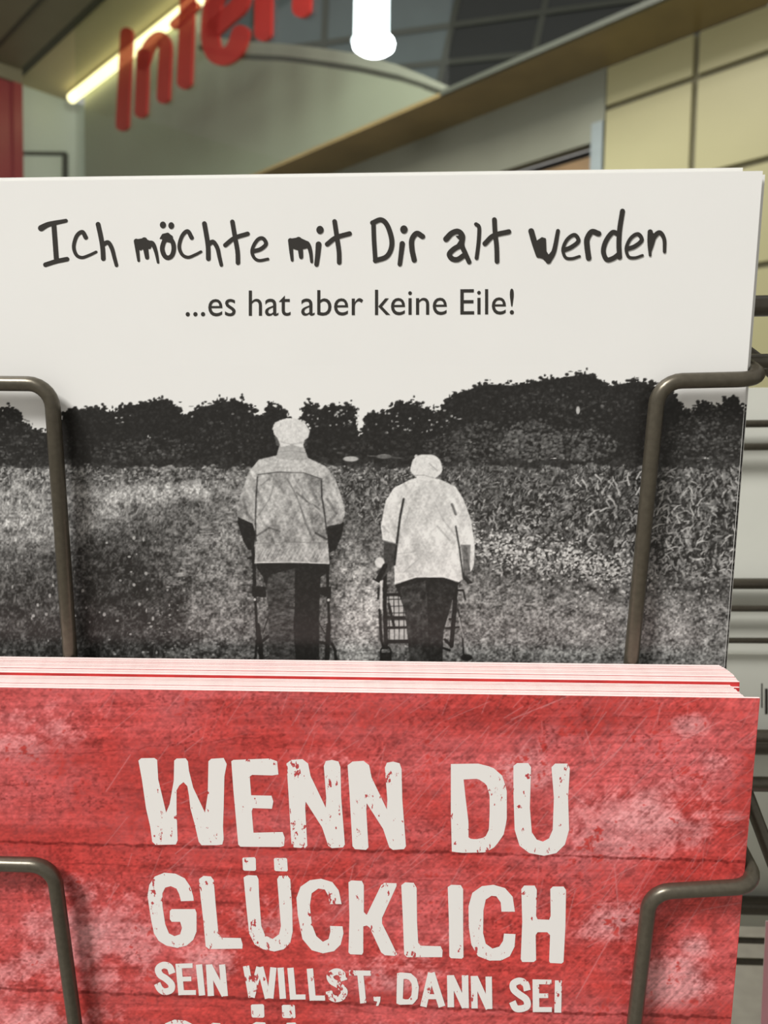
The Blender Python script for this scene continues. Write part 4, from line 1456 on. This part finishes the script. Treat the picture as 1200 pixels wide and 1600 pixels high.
rl.ring(B((268, 568), (285, 563), (340, 568), (370, 595), (382, 640), (375, 700), (350, 730), (280, 732), (265, 725), (266, 650)), B((302, 598), (315, 597), (330, 602), (343, 620), (346, 650), (342, 685), (328, 703), (312, 704), (298, 700), (300, 650)))
spath(B, kB, [(946, 658), (936, 622), (905, 608), (874, 622), (876, 652), (905, 678), (940, 704), (945, 738), (915, 752), (885, 748), (868, 715)], 36)
rl.build('white_lettering', on_red, M_letter, front, N)

# ------------------------------------------------------------------ the wire rack
WR = 1.5
rack = empty('postcard_rack', Vector((rk(0, 0, -9).x, rk(0, 0, -9).y + 0.28, 0)))
tag(rack, 'dark bronze wire rack with open pockets holding white and red postcards', 'rack')


def wire(name, pts, r=WR, bend=4.5):
    return tube(name, pts, r * MM, M_wire, rack, 14, bend * MM)


BN = -8.0                                        # plane of the frame bars
def pocket(nf, right, left, botu):
    """two bent front wires of one pocket, from pixels on the plane of the front wire"""
    for (bend_px, corner_px, leg_px) in (right, left):
        pa = at(*bend_px, nf)                    # outer bend beside the cards
        pb = at(*corner_px, nf)                  # corner where the wire turns down
        pl = at(*leg_px, nf)                     # a point lower on the leg
        d = (pl - pb).normalized()
        xa, ua, _ = loc(pa)
        xb, ub, _ = loc(pb)
        L = (ub - botu)
        pe = pb + d * (L * MM)
        xe, ue, _ = loc(pe)
        wire('front_wire', [rk(xa, ua + 2.5, BN), rk(xa, ua, nf), pb, pe, rk(xe, ue - 0.5, BN)])


xbw, ubw, _ = loc(wf[0] + wf[2] * wf[4])
pocket(3.1, ((1194, 592), (1029, 596), (986.5, 1030)), ((-230, 597), (80, 600), (109.5, 1020)), -118.0)
_, uR, _ = loc(rf[0])
pocket(NR + 3.1, ((1186, 1384), (1016, 1394), (991, 1600)), ((-230, 1344), (83, 1352), (117, 1600)), uR - 119.0)
# frame bars running behind the cards, between two uprights
XO = 150.0
CORE = -85.0


def bar_u(px, py, n):
    return loc(at(px, py, n))[1]


def hbar(px, py, n, r, name='frame_bar'):
    u = bar_u(px, py, n)
    wire(name, [rk(-XO, u - 0.0, n), rk(XO, u, n)], r, 0)
    return u


u_top = hbar(1190, 478, BN, 2.05)
ua_ = loc(at(1194, 592, 3.1))[1] + 2.5
wire('frame_bar', [rk(-XO, ua_, BN), rk(XO, ua_, BN)], 1.5, 0)
u_low = hbar(1190, 1224, BN + 6, 1.5)
ub_ = loc(at(1186, 1384, NR + 3.1))[1] + 2.5
wire('frame_bar', [rk(-XO, ub_, BN), rk(XO, ub_, BN)], 1.5, 0)
wire('frame_bar', [rk(-XO, -118.5, BN), rk(XO, -118.5, BN)], 1.5, 0)
wire('frame_bar', [rk(-XO, uR - 119.5, BN), rk(XO, uR - 119.5, BN)], 1.5, 0)
# thinner cross wires of the core, further back
for py, r in ((662, 0.85), (698, 0.85), (912, 1.3), (951, 0.75), (1001, 0.7), (1165, 2.2), (1415, 2.3), (1470, 0.8), (1503, 0.9)):
    hbar(1190, py, CORE, r * 1.35, 'core_wire')
# oblique arms beside the pockets
for (xa, ya, na), (xb, yb, nb_), ubar, nbar in (((1150, 538, -15), (1262, 622, -11), u_top, BN), ((1158, 1215, -6), (1222, 1385, 8), u_low, BN + 6)):
    pa, pb = at(xa, ya, na), at(xb, yb, nb_)
    x2, u2, n2_ = loc(pb)
    wire('side_arm', [rk(loc(pa)[0] - 1.5, ubar, nbar), pa, pb, rk(XO, u2, n2_), rk(XO, u2, BN)], 1.45, 3)
# uprights down to the floor, tied by depth bars, on a foot
d_up = -U
for sx in (-XO, XO):
    for nn, r in ((BN, 3.0), (CORE, 2.0)):
        ptop = rk(sx, 25, nn)
        t = (ptop.z - 0.012) / U.z
        wire('upright', [ptop, ptop - U * t], r, 0)
    for u in (20, -60, -140, -220):
        wire('depth_bar', [rk(sx, u, BN), rk(sx, u, CORE)], 1.5, 0)
pf = [rk(sx, 25, -46) for sx in (-XO, XO)]
ft = []
for p in pf:
    t = (p.z - 0.012) / U.z
    ft.append(p - U * t)
for q in ft:
    tube('foot', [q - Vector((0, 0.30, 0)), q + Vector((0, 0.22, 0))], 0.012, M_wire, rack, 12)
tube('foot', [ft[0], ft[1]], 0.012, M_wire, rack, 12)

# postcards on the far side of the rack: their plain backs face us
def back_card(top_py, n, xl, label, bars=False, xr=None):
    u = bar_u(1190, top_py, n)
    f_ = (rk(xl, u, n), X, -U, 148 * MM, 105 * MM)
    me, c = card_mesh('card_back_sheet', f_, TH, (M_cardback, M_cream, M_white))
    o = link('postcard', me, None, None, c)
    tag(o, label, 'postcard', 'postcards on the far side of the rack')
    return o, u


b1_, u1 = back_card(606, CORE - 4.6, -6, 'pale postcard back seen behind the cross wires beside the black and white photo')
b2_, u2 = back_card(1022, CORE - 4.0, -4, 'pale postcard back with a barcode behind the red postcards')
bmsh = None
for x_, y0, y1, w_ in ((1190.5, 1068, 1106, 2.0), (1197.5, 1076, 1116, 4.5), (1203, 1076, 1116, 2), (1208, 1076, 1116, 5), (1214, 1076, 1116, 2), (1220, 1076, 1116, 3), (1227, 1076, 1116, 5)):
    q = [at(x_ - w_ / 2, y1, CORE - 3.9), at(x_ + w_ / 2, y1, CORE - 3.9), at(x_ + w_ / 2, y0, CORE - 3.9), at(x_ - w_ / 2, y0, CORE - 3.9)]
    prism('barcode_bar', q, -N * 0.00005, M_ink, b2_)
# pink card in the next column
pk_f = (at(1197, 1440, -14), X, (at(1189, 1600, -14) - at(1197, 1440, -14)).normalized(), 148 * MM, 105 * MM)
pme, pcen = card_mesh('pink_card_sheet', pk_f, TH, (M_pinkcard, M_pinkedge, M_cardback))
o = link('postcard', pme, None, None, pcen)
tag(o, 'pink postcard edge standing beside the red postcards behind the bent wire', 'postcard')
